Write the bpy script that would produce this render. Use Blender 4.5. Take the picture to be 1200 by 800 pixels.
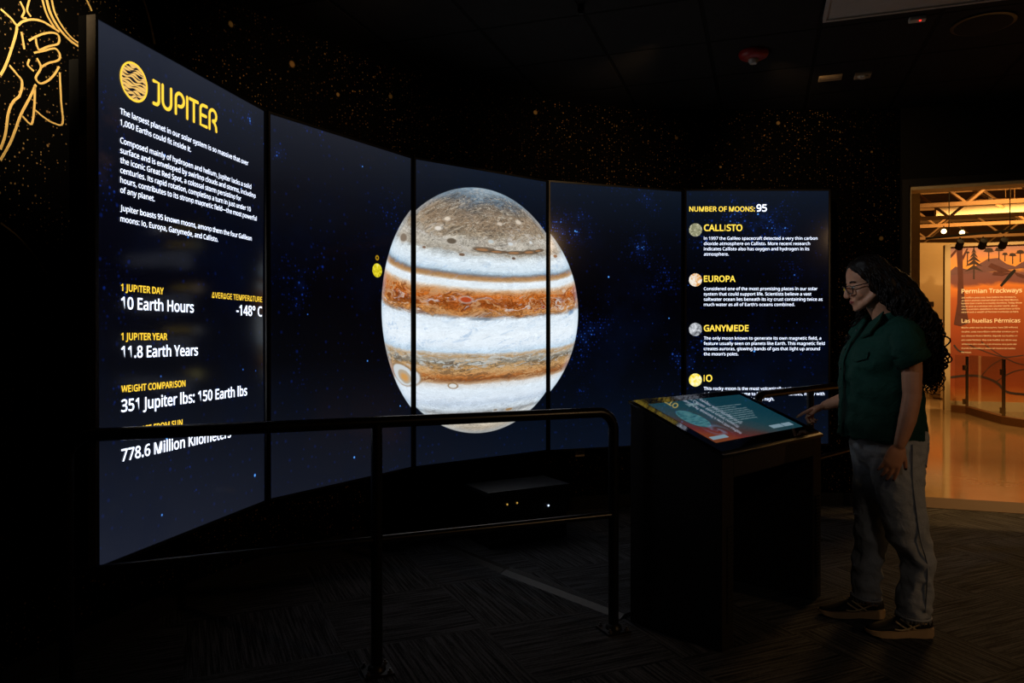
import bpy, math, random, os
from math import sin, cos, pi, radians as R, sqrt, atan2
from mathutils import Vector as V, Matrix, noise as mnoise

random.seed(7)
SC = bpy.context.scene
COL = SC.collection
for o in list(bpy.data.objects):
    bpy.data.objects.remove(o)

# ------------------------------------------------------------------ camera
CH = 1.29
cam_d = bpy.data.cameras.new('camera')
cam = bpy.data.objects.new('camera', cam_d)
COL.objects.link(cam)
cam.location = (0, 0, CH)
cam.rotation_euler = (R(90 - .264), 0, 0)
cam_d.sensor_width = 36
cam_d.lens = 865.3 / 1200 * 36
cam_d.clip_start = .05
SC.camera = cam

# ------------------------------------------------------------------ view, world
SC.view_settings.view_transform = 'Standard'
SC.view_settings.look = 'None'
SC.view_settings.exposure = 0.0
SC.view_settings.gamma = 1.0
SC.view_settings.use_curve_mapping = False
wd = bpy.data.worlds.new('world')
SC.world = wd
wd.use_nodes = True
wd.node_tree.nodes['Background'].inputs[0].default_value = (.6, .65, .8, 1)
wd.node_tree.nodes['Background'].inputs[1].default_value = .003


def lamp(name, kind, loc, energy, color, aim=None, **kw):
    d = bpy.data.lights.new(name, kind)
    d.energy = energy
    d.color = color
    for k, v in kw.items():
        setattr(d, k, v)
    o = bpy.data.objects.new(name, d)
    COL.objects.link(o)
    o.location = loc
    if aim is not None:
        o.rotation_euler = (V(aim) - V(loc)).to_track_quat('-Z', 'Y').to_euler()
    return o


WARM = (1, .53, .17)
# the lit gallery behind the doorway
lamp('hall_lamp', 'AREA', (6.4, 9.8, 4.9), 165, WARM, (6.4, 9.8, 0), shape='DISK', size=2.0)
lamp('hall_lamp', 'AREA', (10.0, 14.0, 4.9), 230, WARM, (10.0, 14.0, 0), shape='DISK', size=2.5)
lamp('hall_lamp', 'AREA', (14.0, 20.0, 3.4), 420, WARM, (14.0, 22.0, 6), shape='DISK', size=4)
lamp('hall_lamp', 'SPOT', (7.0, 9.8, 4.3), 800, (1, .62, .28), (8.6, 13.0, 1.9), spot_size=R(42), spot_blend=.6, shadow_soft_size=.08)
lamp('hall_lamp', 'SPOT', (10.2, 13.5, 4.2), 330, (1, .60, .24), (10.4, 16.4, 1.5), spot_size=R(60), spot_blend=.6, shadow_soft_size=.08)
# track spots just inside the gallery, shining back under the door head
for k in range(4):
    lamp('door_spot', 'SPOT', (3.78 + .75 * k, 6.25 - .26 * k, 4.5), 80, WARM, (3.3 + .75 * k, 5.4 - .26 * k, 0), spot_size=R(70), spot_blend=.4, shadow_soft_size=.03)
# warm house spot over the mural wall, then added lamps for wall stars and visitor
lamp('mural_spot', 'SPOT', (-1.05, 1.5, 2.98), 260, (1, .76, .46), (-1.9, 2.45, 2.55), spot_size=R(50), spot_blend=1.0, shadow_soft_size=.05)
lamp('wall_fill', 'SPOT', (-.2, 3.2, 2.98), 26, (1, .62, .28), (-1.2, 4.3, 2.3), spot_size=R(80), spot_blend=1.0, shadow_soft_size=.05)  # these three are added unseen lamps so the wall stars show
lamp('wall_fill', 'SPOT', (.9, 4.3, 2.98), 26, (1, .62, .28), (.5, 5.5, 2.3), spot_size=R(90), spot_blend=1.0, shadow_soft_size=.05)
lamp('wall_fill', 'SPOT', (1.6, 4.6, 2.98), 26, (1, .62, .28), (2.3, 5.6, 2.3), spot_size=R(90), spot_blend=1.0, shadow_soft_size=.05)
lamp('room_fill', 'SPOT', (5.35, -.9, 2.95), 95, (1, .58, .26), (1.6, 3.4, .7), spot_size=R(50), spot_blend=.8, shadow_soft_size=.12)  # unseen lamp giving the warm light from the right
lamp('room_fill', 'SPOT', (1.1, -.8, 2.95), 20, (1, .82, .66), (1.75, 3.2, .5), spot_size=R(26), spot_blend=1.0, shadow_soft_size=.2)  # added fill for the visitor's legs
lamp('room_fill', 'SPOT', (-.9, 1.9, 2.95), 75, (.82, .90, 1), (1.50, 3.32, 1.34), spot_size=R(17), spot_blend=1.0, shadow_soft_size=.1)  # added cool fill, stands in for screen glow on the visitor's face


# ------------------------------------------------------------------ helpers
def L(r, g, b):
    f = lambda c: (c / 255 / 12.92) if c <= 10.3 else ((c / 255 + .055) / 1.055) ** 2.4
    return (f(r), f(g), f(b), 1)


class G:
    """small node-tree writer"""
    def __init__(s, name):
        s.mat = bpy.data.materials.new(name)
        s.mat.use_nodes = True
        s.t = s.mat.node_tree
        s.t.nodes.clear()

    def n(s, typ, ins=None, **kw):
        nd = s.t.nodes.new('ShaderNode' + typ)
        for k, v in kw.items():
            setattr(nd, k, v)
        for k, v in (ins or {}).items():
            s.put(nd.inputs[k], v)
        return nd

    def put(s, sock, v):
        if v is None:
            return
        if isinstance(v, bpy.types.NodeSocket):
            s.t.links.new(v, sock)
        else:
            sock.default_value = v

    def m(s, op, a, b=None, c=None, clamp=False):
        nd = s.n('Math', operation=op, use_clamp=clamp)
        for i, x in enumerate((a, b, c)):
            if x is not None:
                s.put(nd.inputs[i], x)
        return nd.outputs[0]

    def vec(s, x, y, z=0.0):
        return s.n('CombineXYZ', {0: x, 1: y, 2: z}).outputs[0]

    def sep(s, v):
        o = s.n('SeparateXYZ', {0: v}).outputs
        return o[0], o[1], o[2]

    def uv(s):
        return s.n('TexCoord').outputs['UV']

    def obj(s):
        return s.n('TexCoord').outputs['Object']

    def noise(s, vec, scale=1.0, detail=3.0, rough=.5, dist=0.0, color=False):
        nd = s.n('TexNoise', {'Vector': vec, 'Scale': scale, 'Detail': detail, 'Roughness': rough, 'Distortion': dist})
        return nd.outputs['Color' if color else 'Fac']

    def ramp(s, fac, stops, interp='LINEAR'):
        nd = s.n('ValToRGB', {0: fac})
        cr = nd.color_ramp
        cr.interpolation = interp
        while len(cr.elements) < len(stops):
            cr.elements.new(.5)
        for e, (p, c) in zip(cr.elements, sorted(stops, key=lambda q: q[0])):
            e.position = p
            e.color = c if not isinstance(c, (int, float)) else (c, c, c, 1)
        return nd.outputs[0]

    def mix(s, fac, a, b, blend='MIX'):
        nd = s.n('Mix', data_type='RGBA', blend_type=blend)
        s.put(nd.inputs[0], fac)
        s.put(nd.inputs[6], a)
        s.put(nd.inputs[7], b)
        return nd.outputs[2]

    def step(s, v, e0, e1):
        nd = s.n('MapRange', {0: v, 1: e0, 2: e1, 3: 0.0, 4: 1.0}, interpolation_type='SMOOTHSTEP')
        return nd.outputs[0]

    def bsdf(s, **kw):
        nd = s.n('BsdfPrincipled')
        for k, v in kw.items():
            s.put(nd.inputs[k.replace('_', ' ')], v)
        s.out(nd.outputs[0])
        return nd

    def bump(s, h, strength=.3, dist=.01):
        return s.n('Bump', {'Height': h, 'Strength': strength, 'Distance': dist}).outputs[0]

    def out(s, sh):
        o = s.n('OutputMaterial')
        s.t.links.new(sh, o.inputs[0])


def plain(name, rgb, rough=.5, var=.25, scale=30.0, bump=0.0, metal=0.0, spec=.5):
    """a painted / plastic / metal surface with a little procedural unevenness"""
    g = G(name)
    c = L(*rgb)
    f = g.noise(g.obj(), scale, 4, .6)
    col = g.mix(f, tuple(x * (1 - var) for x in c[:3]) + (1,), tuple(min(1, x * (1 + var)) for x in c[:3]) + (1,))
    kw = dict(Base_Color=col, Roughness=rough, Metallic=metal, Specular_IOR_Level=spec)
    if bump:
        kw['Normal'] = g.bump(f, bump, .004)
    g.bsdf(**kw)
    return g.mat


def glow(name, rgb, strength=1.0, sample=False):
    g = G(name)
    e = g.n('Emission', {0: L(*rgb), 1: strength})
    g.out(e.outputs[0])
    if not sample:
        g.mat.cycles.emission_sampling = 'NONE'
    return g.mat


MW = {}


class MB:
    def __init__(s):
        s.v, s.f, s.mi, s.uvs = [], [], [], {}

    def add(s, vs, fs, mi=0):
        k = len(s.v)
        s.v += [tuple(p) for p in vs]
        s.f += [tuple(i + k for i in f) for f in fs]
        s.mi += [mi] * len(fs)
        return k

    def box(s, c, size, rot=None, mi=0):
        hx, hy, hz = size[0] / 2, size[1] / 2, size[2] / 2
        vs = [V((x, y, z)) for x in (-hx, hx) for y in (-hy, hy) for z in (-hz, hz)]
        if rot is not None:
            vs = [rot @ p for p in vs]
        vs = [p + V(c) for p in vs]
        s.add(vs, [(0, 1, 3, 2), (4, 6, 7, 5), (0, 4, 5, 1), (2, 3, 7, 6), (0, 2, 6, 4), (1, 5, 7, 3)], mi)
        return s

    def prism(s, poly, e, mi=0):
        """poly: 3-D points of one face, extruded by vector e"""
        n = len(poly)
        vs = [V(p) for p in poly] + [V(p) + V(e) for p in poly]
        fs = [tuple(range(n)), tuple(reversed(range(n, 2 * n)))] + [(i, i + n, (i + 1) % n + n, (i + 1) % n) for i in range(n)]
        fs = [tuple(reversed(f)) for f in fs]
        s.add(vs, fs, mi)
        return s

    def quad(s, a, b, c, d, mi=0):
        s.add([a, b, c, d], [(0, 1, 2, 3)], mi)
        return s

    def tube(s, path, r, n=10, closed=False, mi=0, flat=None, cap=True):
        P = [V(p) for p in path]
        m = len(P)
        rr = r if isinstance(r, (list, tuple)) else [r] * m
        T = []
        for i in range(m):
            a = P[(i - 1) % m] if closed or i else P[0]
            b = P[(i + 1) % m] if closed or i < m - 1 else P[-1]
            d = (b - a)
            T.append(d.normalized() if d.length > 1e-9 else V((0, 0, 1)))
        up = V((0, 0, 1)) if abs(T[0].z) < .9 else V((1, 0, 0))
        N = (up - T[0] * up.dot(T[0])).normalized()
        vs = []
        for i in range(m):
            N = (N - T[i] * N.dot(T[i]))
            N = N.normalized() if N.length > 1e-9 else V((1, 0, 0))
            B = T[i].cross(N)
            ri = rr[i]
            ra, rb = (ri, ri) if not isinstance(ri, (tuple, list)) else ri
            for k in range(n):
                a = 2 * pi * k / n
                vs.append(P[i] + N * (cos(a) * ra) + B * (sin(a) * rb))
        fs = []
        for i in range(m if closed else m - 1):
            j = (i + 1) % m
            for k in range(n):
                k2 = (k + 1) % n
                fs.append((i * n + k, i * n + k2, j * n + k2, j * n + k))
        if not closed and cap:
            fs.append(tuple(reversed(range(n))))
            fs.append(tuple(range((m - 1) * n, m * n)))
        s.add(vs, fs, mi)
        return s

    def ell(s, c, r, rot=None, nu=20, nv=14, mi=0):
        vs = [V((0, 0, r[2]))]
        for j in range(1, nv):
            t = pi * j / nv
            for i in range(nu):
                a = 2 * pi * i / nu
                vs.append(V((r[0] * sin(t) * cos(a), r[1] * sin(t) * sin(a), r[2] * cos(t))))
        vs.append(V((0, 0, -r[2])))
        if rot is not None:
            vs = [rot @ p for p in vs]
        vs = [p + V(c) for p in vs]
        fs = [(0, 1 + i, 1 + (i + 1) % nu) for i in range(nu)]
        for j in range(nv - 2):
            for i in range(nu):
                a, b = 1 + j * nu + i, 1 + j * nu + (i + 1) % nu
                fs.append((a, a + nu, b + nu, b))
        k = 1 + (nv - 2) * nu
        fs += [(k + i, len(vs) - 1, k + (i + 1) % nu) for i in range(nu)]
        s.add(vs, fs, mi)
        return s

    def loft(s, rings, mi=0, cap=True):
        n = len(rings[0])
        vs = [p for r in rings for p in r]
        fs = []
        for j in range(len(rings) - 1):
            for i in range(n):
                i2 = (i + 1) % n
                fs.append((j * n + i, j * n + i2, (j + 1) * n + i2, (j + 1) * n + i))
        if cap:
            fs.append(tuple(reversed(range(n))))
            fs.append(tuple(range((len(rings) - 1) * n, len(rings) * n)))
        s.add(vs, fs, mi)
        return s

    def lathe(s, c, prof, n=28, rot=None, mi=0):
        rings = []
        for r, z in prof:
            ring = [V((r * cos(2 * pi * k / n), r * sin(2 * pi * k / n), z)) for k in range(n)]
            if rot is not None:
                ring = [rot @ p for p in ring]
            rings.append([p + V(c) for p in ring])
        return s.loft(rings, mi)

    def mesh(s, name, M=None):
        me = bpy.data.meshes.new(name)
        vs = s.v if M is None else [M @ V(p) for p in s.v]
        me.from_pydata([tuple(p) for p in vs], [], s.f)
        for p, k in zip(me.polygons, s.mi):
            p.material_index = k
        me.update()
        return me

    def build(s, name, mats, parent=None, smooth=None, bevel=0.0, world=True):
        """link as ONE mesh object; world-space vertices are moved into the parent's space"""
        inv = MW[parent.name].inverted() if parent is not None and world else None
        me = s.mesh(name, inv)
        return finish(me, name, mats, parent, smooth, bevel)


def finish(me, name, mats, parent=None, smooth=None, bevel=0.0):
    o = bpy.data.objects.new(name, me)
    COL.objects.link(o)
    for m in (mats if isinstance(mats, (list, tuple)) else [mats]):
        me.materials.append(m)
    if parent is not None:
        o.parent = parent
        MW[o.name] = MW[parent.name].copy()
    else:
        MW[o.name] = Matrix()
    if smooth is not None:
        me.shade_smooth()
        if smooth < 180:
            import bmesh
            bm = bmesh.new()
            bm.from_mesh(me)
            for e in bm.edges:
                if len(e.link_faces) == 2 and e.calc_face_angle(0) > R(smooth):
                    e.smooth = False
            bm.to_mesh(me)
            bm.free()
    if bevel:
        b = o.modifiers.new('bevel', 'BEVEL')
        b.width = bevel
        b.segments = 2
        b.limit_method = 'ANGLE'
    return o


def tag(o, label, cat, group=None):
    o['label'] = label
    o['category'] = cat
    if group:
        o['group'] = group
    return o


def thing(name, loc, rz, label, cat, group=None):
    o = bpy.data.objects.new(name, None)
    COL.objects.link(o)
    o.empty_display_size = .1
    o.location = loc
    o.rotation_euler = (0, 0, rz)
    MW[o.name] = Matrix.Translation(V(loc)) @ Matrix.Rotation(rz, 4, 'Z')
    return tag(o, label, cat, group)


def struct(o):
    o['kind'] = 'structure'
    return o


def fuse(mb, name, voxel, smooth=2, factor=.5):
    """union of overlapping closed shapes into one continuous skin"""
    me = mb.mesh(name)
    o = bpy.data.objects.new('tmp', me)
    COL.objects.link(o)
    r = o.modifiers.new('r', 'REMESH')
    r.mode = 'VOXEL'
    r.voxel_size = voxel
    if smooth:
        sm = o.modifiers.new('s', 'SMOOTH')
        sm.factor = factor
        sm.iterations = smooth
    dg = bpy.context.evaluated_depsgraph_get()
    out = bpy.data.meshes.new_from_object(o.evaluated_get(dg))
    bpy.data.objects.remove(o)
    out.name = name
    return out


def move_in(me, parent):
    me.transform(MW[parent.name].inverted())
    return me


FONT = None
for fn in ('NotoSansHebrew-Regular.woff2',):
    p = os.path.join(bpy.utils.system_resource('DATAFILES', path='fonts') or '', fn)
    if os.path.exists(p) and FONT is None:
        try:
            FONT = bpy.data.fonts.load(p)
        except Exception:
            FONT = None


def text_mesh(body, width=None, bold=0.0, align='LEFT', size=None):
    """flat lettering in the XY plane, baseline at y = 0; returns verts, faces, scale"""
    c = bpy.data.curves.new('t', 'FONT')
    c.body = body.replace('I', '|') if FONT else body     # plain-stemmed capital I, reshaped below
    if FONT:
        c.font = FONT
    c.size = 1
    c.offset = bold
    c.resolution_u = 3
    o = bpy.data.objects.new('t', c)
    COL.objects.link(o)
    dg = bpy.context.evaluated_depsgraph_get()
    me = bpy.data.meshes.new_from_object(o.evaluated_get(dg))
    vs = [v.co.copy() for v in me.vertices]
    fs = [tuple(p.vertices) for p in me.polygons]
    bpy.data.objects.remove(o)
    bpy.data.curves.remove(c)
    bpy.data.meshes.remove(me)
    if FONT and 'I' in body:
        par = list(range(len(vs)))

        def find(i):
            while par[i] != i:
                par[i] = par[par[i]]
                i = par[i]
            return i
        for f in fs:
            for k in f[1:]:
                par[find(k)] = find(f[0])
        isl = {}
        for i in range(len(vs)):
            isl.setdefault(find(i), []).append(i)
        cap = .714 * CAPK
        mids = []
        for ids in isl.values():
            z0, z1 = min(vs[i].y for i in ids), max(vs[i].y for i in ids)
            x0, x1 = min(vs[i].x for i in ids), max(vs[i].x for i in ids)
            if z1 - z0 > .95 * CAPK and x1 - x0 < .16 * CAPK:
                m = (x0 + x1) / 2
                mids.append(m)
                for i in ids:
                    vs[i].y = cap if vs[i].y > (z0 + z1) / 2 else 0.0
                    vs[i].x = m + (vs[i].x - m) * 1.25
        for v in vs:
            v.x -= .235 * CAPK * sum(1.0 if v.x > m + .06 * CAPK else (.5 if v.x > m - .07 * CAPK else 0.0) for m in mids)
    x0 = min(v.x for v in vs)
    x1 = max(v.x for v in vs)
    k = size if size else width / (x1 - x0)
    w = (x1 - x0) * k
    off = {'LEFT': 0, 'RIGHT': -w, 'CENTER': -w / 2}[align]
    return [V(((v.x - x0) * k + off, v.y * k, 0)) for v in vs], fs, k


CAPK = 1.0
_v = text_mesh('H', 1.0)
CAPK = max(p.y for p in _v[0]) / _v[2] / .714


def smooth_path(pts, n=8, closed=False):
    P = [V(p) for p in pts]
    m = len(P)
    out = []
    rng = m if closed else m - 1
    for i in range(rng):
        g = lambda k: P[k % m] if closed else P[max(0, min(m - 1, k))]
        p0, p1, p2, p3 = g(i - 1), g(i), g(i + 1), g(i + 2)
        for j in range(n):
            t = j / n
            out.append(.5 * ((2 * p1) + (p2 - p0) * t + (2 * p0 - 5 * p1 + 4 * p2 - p3) * t * t + (3 * p1 - p0 - 3 * p2 + p3) * t ** 3))
    if not closed:
        out.append(P[-1])
    return out


TILT = R(.264)


def ray(px, py):
    xc, zc = (px - 600) / 865.3, -(py - 400) / 865.3
    return V((xc, cos(TILT) + zc * sin(TILT), -sin(TILT) + zc * cos(TILT)))


def at(px, py, Y):
    """the place in the room measured at a photograph position, Y metres out"""
    d = ray(px, py)
    p = d * (Y / d.y)
    return V((p.x, p.y, p.z + CH))


def onz(px, py, z):
    d = ray(px, py)
    p = d * ((z - CH) / d.z)
    return V((p.x, p.y, z))


# ------------------------------------------------------------------ materials
def carpet_material():
    g = G('carpet_tiles')
    x, y, z = g.sep(g.obj())
    a = R(24)
    xr = g.m('ADD', g.m('MULTIPLY', x, cos(a)), g.m('MULTIPLY', y, sin(a)))
    yr = g.m('SUBTRACT', g.m('MULTIPLY', y, cos(a)), g.m('MULTIPLY', x, sin(a)))
    chk = g.n('TexChecker', {'Vector': g.vec(xr, yr, .31), 'Scale': 1 / .61, 'Color1': (0, 0, 0, 1), 'Color2': (1, 1, 1, 1)}).outputs['Fac']
    rnd = g.n('TexWhiteNoise', {'Vector': g.vec(g.m('FLOOR', g.m('DIVIDE', xr, .61)), g.m('FLOOR', g.m('DIVIDE', yr, .61)), 0.0)}).outputs['Value']
    jit = g.m('MULTIPLY', rnd, 7.3)
    inv = g.m('SUBTRACT', 1.0, chk)
    p = g.m('ADD', g.m('ADD', g.m('MULTIPLY', xr, inv), g.m('MULTIPLY', yr, chk)), jit)
    q = g.m('ADD', g.m('ADD', g.m('MULTIPLY', yr, inv), g.m('MULTIPLY', xr, chk)), jit)
    st = g.noise(g.vec(g.m('MULTIPLY', p, 3.0), g.m('MULTIPLY', q, 84.0), 0.0), 1, 2, .6)
    fine = g.noise(g.vec(g.m('MULTIPLY', p, 60.0), g.m('MULTIPLY', q, 180.0), 0.0), 1, 2, .6)
    f = g.step(g.m('ADD', g.m('MULTIPLY', st, .75), g.m('MULTIPLY', fine, .25)), .36, .64)
    col = g.mix(f, L(24, 25, 27), L(88, 90, 95))
    g.bsdf(Base_Color=col, Roughness=.95, Specular_IOR_Level=.15, Normal=g.bump(f, .5, .006))
    return g.mat


def star_wall_material():
    g = G('night_sky_mural_wall')
    uv = g.uv()
    u, v, _ = g.sep(uv)

    def stars(scale, rad, cut, soft):
        vo = g.n('TexVoronoi', {'Vector': uv, 'Scale': scale, 'Randomness': 1.0}, voronoi_dimensions='2D')
        rnd = g.sep(vo.outputs['Color'])[0]
        r = g.m('MULTIPLY', rad, g.m('POWER', rnd, 3.0))
        d = g.m('DIVIDE', vo.outputs['Distance'], g.m('ADD', r, .001))
        return g.m('MULTIPLY', g.step(d, 1.1, .5), g.step(rnd, cut, cut + soft))

    cl = g.noise(uv, 1.1, 4, .6)
    clm = g.step(cl, .36, .62)
    fine = g.m('MULTIPLY', stars(52, .22, .3, .6), g.m('ADD', g.m('MULTIPLY', clm, .75), .22))
    mid = g.m('MULTIPLY', stars(19, .13, .35, .5), g.m('ADD', g.m('MULTIPLY', clm, .6), .2))
    big = g.m('MULTIPLY', stars(2.6, .055, .55, .2), .7)
    s = g.m('MAXIMUM', g.m('MAXIMUM', fine, mid), big)
    tint = g.mix(g.noise(uv, 9, 1, .5), L(190, 128, 78), L(215, 190, 130))
    col = g.mix(g.m('MULTIPLY', s, .75), L(4, 4, 4), tint)
    g.bsdf(Base_Color=col, Roughness=.9, Specular_IOR_Level=.04)
    return g.mat


def ceiling_material():
    g = G('black_ceiling_tiles')
    x, y, z = g.sep(g.obj())
    a = R(-18.9)
    xr = g.m('ADD', g.m('MULTIPLY', g.m('SUBTRACT', x, 1.17), cos(a)), g.m('MULTIPLY', g.m('SUBTRACT', y, 4.4), sin(a)))
    yr = g.m('SUBTRACT', g.m('MULTIPLY', g.m('SUBTRACT', y, 4.4), cos(a)), g.m('MULTIPLY', g.m('SUBTRACT', x, 1.17), sin(a)))

    def line(c):
        fr = g.m('ABSOLUTE', g.m('SUBTRACT', g.m('FRACT', g.m('ADD', g.m('DIVIDE', c, .61), .5)), .5))
        return g.step(fr, .024, .014)
    ln = g.m('MAXIMUM', line(xr), line(yr))
    f = g.noise(g.obj(), 14, 3, .6)
    tile = g.mix(f, L(30, 30, 31), L(44, 44, 45))
    col = g.mix(ln, tile, L(9, 9, 9))
    g.bsdf(Base_Color=col, Roughness=.85, Specular_IOR_Level=.2, Normal=g.bump(g.m('SUBTRACT', 1.0, ln), .6, .01))
    return g.mat


def jup_color(g, U, Vv):
    """the planet picture: banded clouds wrapped over a ball; returns colour and disc mask"""
    X = g.m('DIVIDE', U, .775)
    Y = g.m('DIVIDE', Vv, .81)
    r2 = g.m('ADD', g.m('MULTIPLY', X, X), g.m('MULTIPLY', Y, Y))
    disc = g.step(r2, 1.0, .985)
    Z = g.m('SQRT', g.m('MAXIMUM', g.m('SUBTRACT', 1.0, r2), 0.0))
    c7, s7 = cos(R(7)), sin(R(7))
    s = g.m('ADD', g.m('MULTIPLY', Y, c7), g.m('MULTIPLY', Z, s7))
    zz = g.m('SUBTRACT', g.m('MULTIPLY', Z, c7), g.m('MULTIPLY', Y, s7))
    lon = g.m('ARCTAN2', X, zz)
    half = lambda q: g.m('SUBTRACT', q, .5)
    mul = lambda a, b: g.m('MULTIPLY', a, b)
    add = lambda a, b: g.m('ADD', a, b)
    t = add(mul(s, .5), .5)
    T = lambda q: (q + 1) / 2
    amp = g.ramp(t, [(0, .5), (T(-.8), .38), (T(-.6), .1), (T(-.49), .16), (T(-.36), .34), (T(-.22), .14), (T(-.1), .07), (T(.03), .1),
                     (T(.1), .6), (T(.2), .5), (T(.29), .16), (T(.34), .07), (T(.4), .1), (T(.47), .09), (T(.54), .3), (T(.62), .6), (T(.75), .85), (1, 1)])
    def nz(a, b, off, det, ro, dist=0.0, wx=None, ws=None, sv=None):
        """noise on the ball itself: a across, b along the axis"""
        px = mul(X, a) if wx is None else add(mul(X, a), wx)
        ps = mul(s if sv is None else sv, b) if ws is None else add(mul(s if sv is None else sv, b), ws)
        return g.noise(g.vec(add(px, off), ps, add(mul(zz, a), off * .7)), 1, det, ro, dist)
    w1 = half(nz(2.6, 7.0, 1.3, 3, .5))
    w2 = half(nz(6.5, 20.0, 4.1, 5, .6, .9, mul(w1, 3.5), mul(w1, 5.0)))
    w3 = half(nz(15.0, 42.0, 7.7, 6, .65, 1.3, mul(w2, 5.0), mul(w2, 6.0)))
    disp = add(add(mul(w1, .14), mul(w2, .20)), mul(w3, .09))
    s2 = add(s, mul(amp, disp))
    t2 = add(mul(s2, .5), .5)
    north = g.ramp(t2, [(T(-.02), L(228, 240, 250)), (T(.045), L(222, 234, 244)), (T(.065), L(150, 140, 128)), (T(.085), L(165, 112, 66)), (T(.11), L(196, 134, 72)),
                        (T(.135), L(168, 92, 34)), (T(.17), L(140, 66, 20)), (T(.20), L(178, 92, 30)), (T(.235), L(190, 104, 38)), (T(.262), L(200, 140, 84)),
                        (T(.285), L(216, 196, 172)), (T(.305), L(224, 234, 240)), (T(.345), L(230, 240, 248)), (T(.358), L(196, 170, 138)), (T(.372), L(176, 132, 84)),
                        (T(.39), L(158, 122, 90)), (T(.402), L(122, 124, 128)), (T(.418), L(176, 198, 214)), (T(.445), L(212, 228, 240)), (T(.50), L(222, 234, 242)),
                        (T(.54), L(206, 214, 216)), (T(.57), L(164, 156, 142)), (T(.61), L(184, 178, 166)), (T(.66), L(190, 184, 172)), (T(.70), L(156, 140, 118)),
                        (T(.76), L(146, 124, 100)), (T(.84), L(136, 118, 98)), (T(.90), L(104, 98, 92)), (T(.94), L(92, 104, 116)), (T(.97), L(104, 124, 140)), (1, L(140, 156, 168))])
    south = g.ramp(t2, [(0, L(150, 140, 124)), (T(-.93), L(168, 156, 138)), (T(-.87), L(196, 186, 168)), (T(-.82), L(176, 176, 172)), (T(-.79), L(212, 216, 216)), (T(-.76), L(140, 142, 142)),
                        (T(-.72), L(206, 218, 228)), (T(-.67), L(192, 206, 222)), (T(-.62), L(218, 230, 242)), (T(-.55), L(222, 234, 244)), (T(-.50), L(214, 214, 212)), (T(-.482), L(186, 152, 116)),
                        (T(-.455), L(132, 74, 34)), (T(-.43), L(172, 106, 52)), (T(-.385), L(192, 148, 96)), (T(-.35), L(168, 132, 86)), (T(-.32), L(124, 116, 100)), (T(-.29), L(170, 166, 154)),
                        (T(-.262), L(176, 144, 102)), (T(-.242), L(190, 178, 160)), (T(-.225), L(192, 214, 232)), (T(-.17), L(226, 238, 249)), (T(-.1), L(234, 244, 252)), (T(-.02), L(228, 240, 250))])
    col = g.mix(g.step(s2, -.03, -.01), south, north)
    # turbulence colouring
    rough = g.ramp(t, [(0, .6), (T(-.8), .55), (T(-.6), .16), (T(-.49), .3), (T(-.35), .85), (T(-.24), .4), (T(-.15), .14), (T(.02), .2), (T(.1), .85),
                       (T(.24), .8), (T(.3), .2), (T(.36), .3), (T(.41), .35), (T(.48), .16), (T(.56), .7), (T(.7), .9), (T(.9), .8), (1, .5)])
    fine = half(nz(24.0, 44.0, 2.2, 7, .72, 1.2, mul(w3, 9.0), mul(w2, 14.0)))
    strk = half(nz(5.0, 80.0, 5.5, 4, .6, 0.0, mul(w1, 3.0), mul(w2, 8.0), s2))
    lum = add(1.0, mul(rough, add(mul(fine, 6.0), mul(strk, 2.6))))
    lum = g.m('MAXIMUM', lum, .12)
    col = g.mix(1.0, col, g.vec(lum, lum, lum), 'MULTIPLY')
    # pale filaments in the belts, blue wisps in the bright zones
    belt = g.ramp(t, [(T(.04), 0), (T(.075), 1), (T(.2), .75), (T(.27), 0), (T(.54), 0), (T(.6), .6), (T(.72), .55), (T(.8), .1)])
    fil = nz(4.0, 24.0, 9.0, 4, .55, .8, mul(w2, 2.2), mul(w1, 9.0))
    col = g.mix(mul(mul(g.step(fil, .56, .66), belt), .75), col, L(226, 224, 220))
    dk = nz(5.0, 30.0, 12.0, 5, .6, 1.0, mul(w2, 3.0), mul(w1, 8.0))
    col = g.mix(mul(mul(g.step(dk, .54, .68), belt), .7), col, L(104, 66, 40))
    belt2 = g.ramp(t, [(T(-.40), 0), (T(-.34), .7), (T(-.27), .8), (T(-.23), 0)])
    fil2 = g.step(nz(10.0, 46.0, 3.0, 3, .5, .5, mul(w2, 2.0), mul(w1, 5.0)), .52, .64)
    col = g.mix(mul(fil2, belt2), col, L(196, 206, 208))
    wis = nz(4.5, 24.0, 6.0, 6, .62, .9, mul(w2, 2.5), add(mul(X, -4.0), mul(w2, 3.0)))
    zone = g.ramp(t, [(T(-.8), .1), (T(-.6), .22), (T(-.5), 0), (T(-.24), .0), (T(-.21), .55), (T(-.05), .5), (T(.05), .5), (T(.07), .0), (T(.3), .0), (T(.33), .25), (T(.36), .05), (T(.41), .75), (T(.47), .45), (T(.53), .1), (T(.55), 0)])
    col = g.mix(mul(g.step(wis, .53, .70), zone), col, L(112, 160, 206))

    north_m = g.ramp(t, [(T(.5), 0), (T(.56), .45), (T(.66), .6), (T(.74), 1), (T(.92), .9), (1, .6)])
    mo = nz(13.0, 20.0, 21.0, 8, .74, 1.6, mul(w2, 6.0), mul(w2, 6.0))
    col = g.mix(mul(g.step(mo, .50, .58), mul(north_m, .85)), col, L(74, 66, 58))
    mo2 = nz(15.0, 24.0, 33.0, 8, .74, 1.8, mul(w2, 7.0), mul(w2, 5.0))
    col = g.mix(mul(g.step(mo2, .53, .61), mul(north_m, .8)), col, L(212, 202, 184))
    belt_m = g.ramp(t, [(T(.05), 0), (T(.08), 1), (T(.26), 1), (T(.3), 0)])
    mo3 = nz(3.2, 13.0, 41.0, 7, .66, 1.4, mul(w2, 2.6), mul(w1, 7.0))
    col = g.mix(mul(g.step(mo3, .51, .57), mul(belt_m, .75)), col, L(198, 150, 104))
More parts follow.
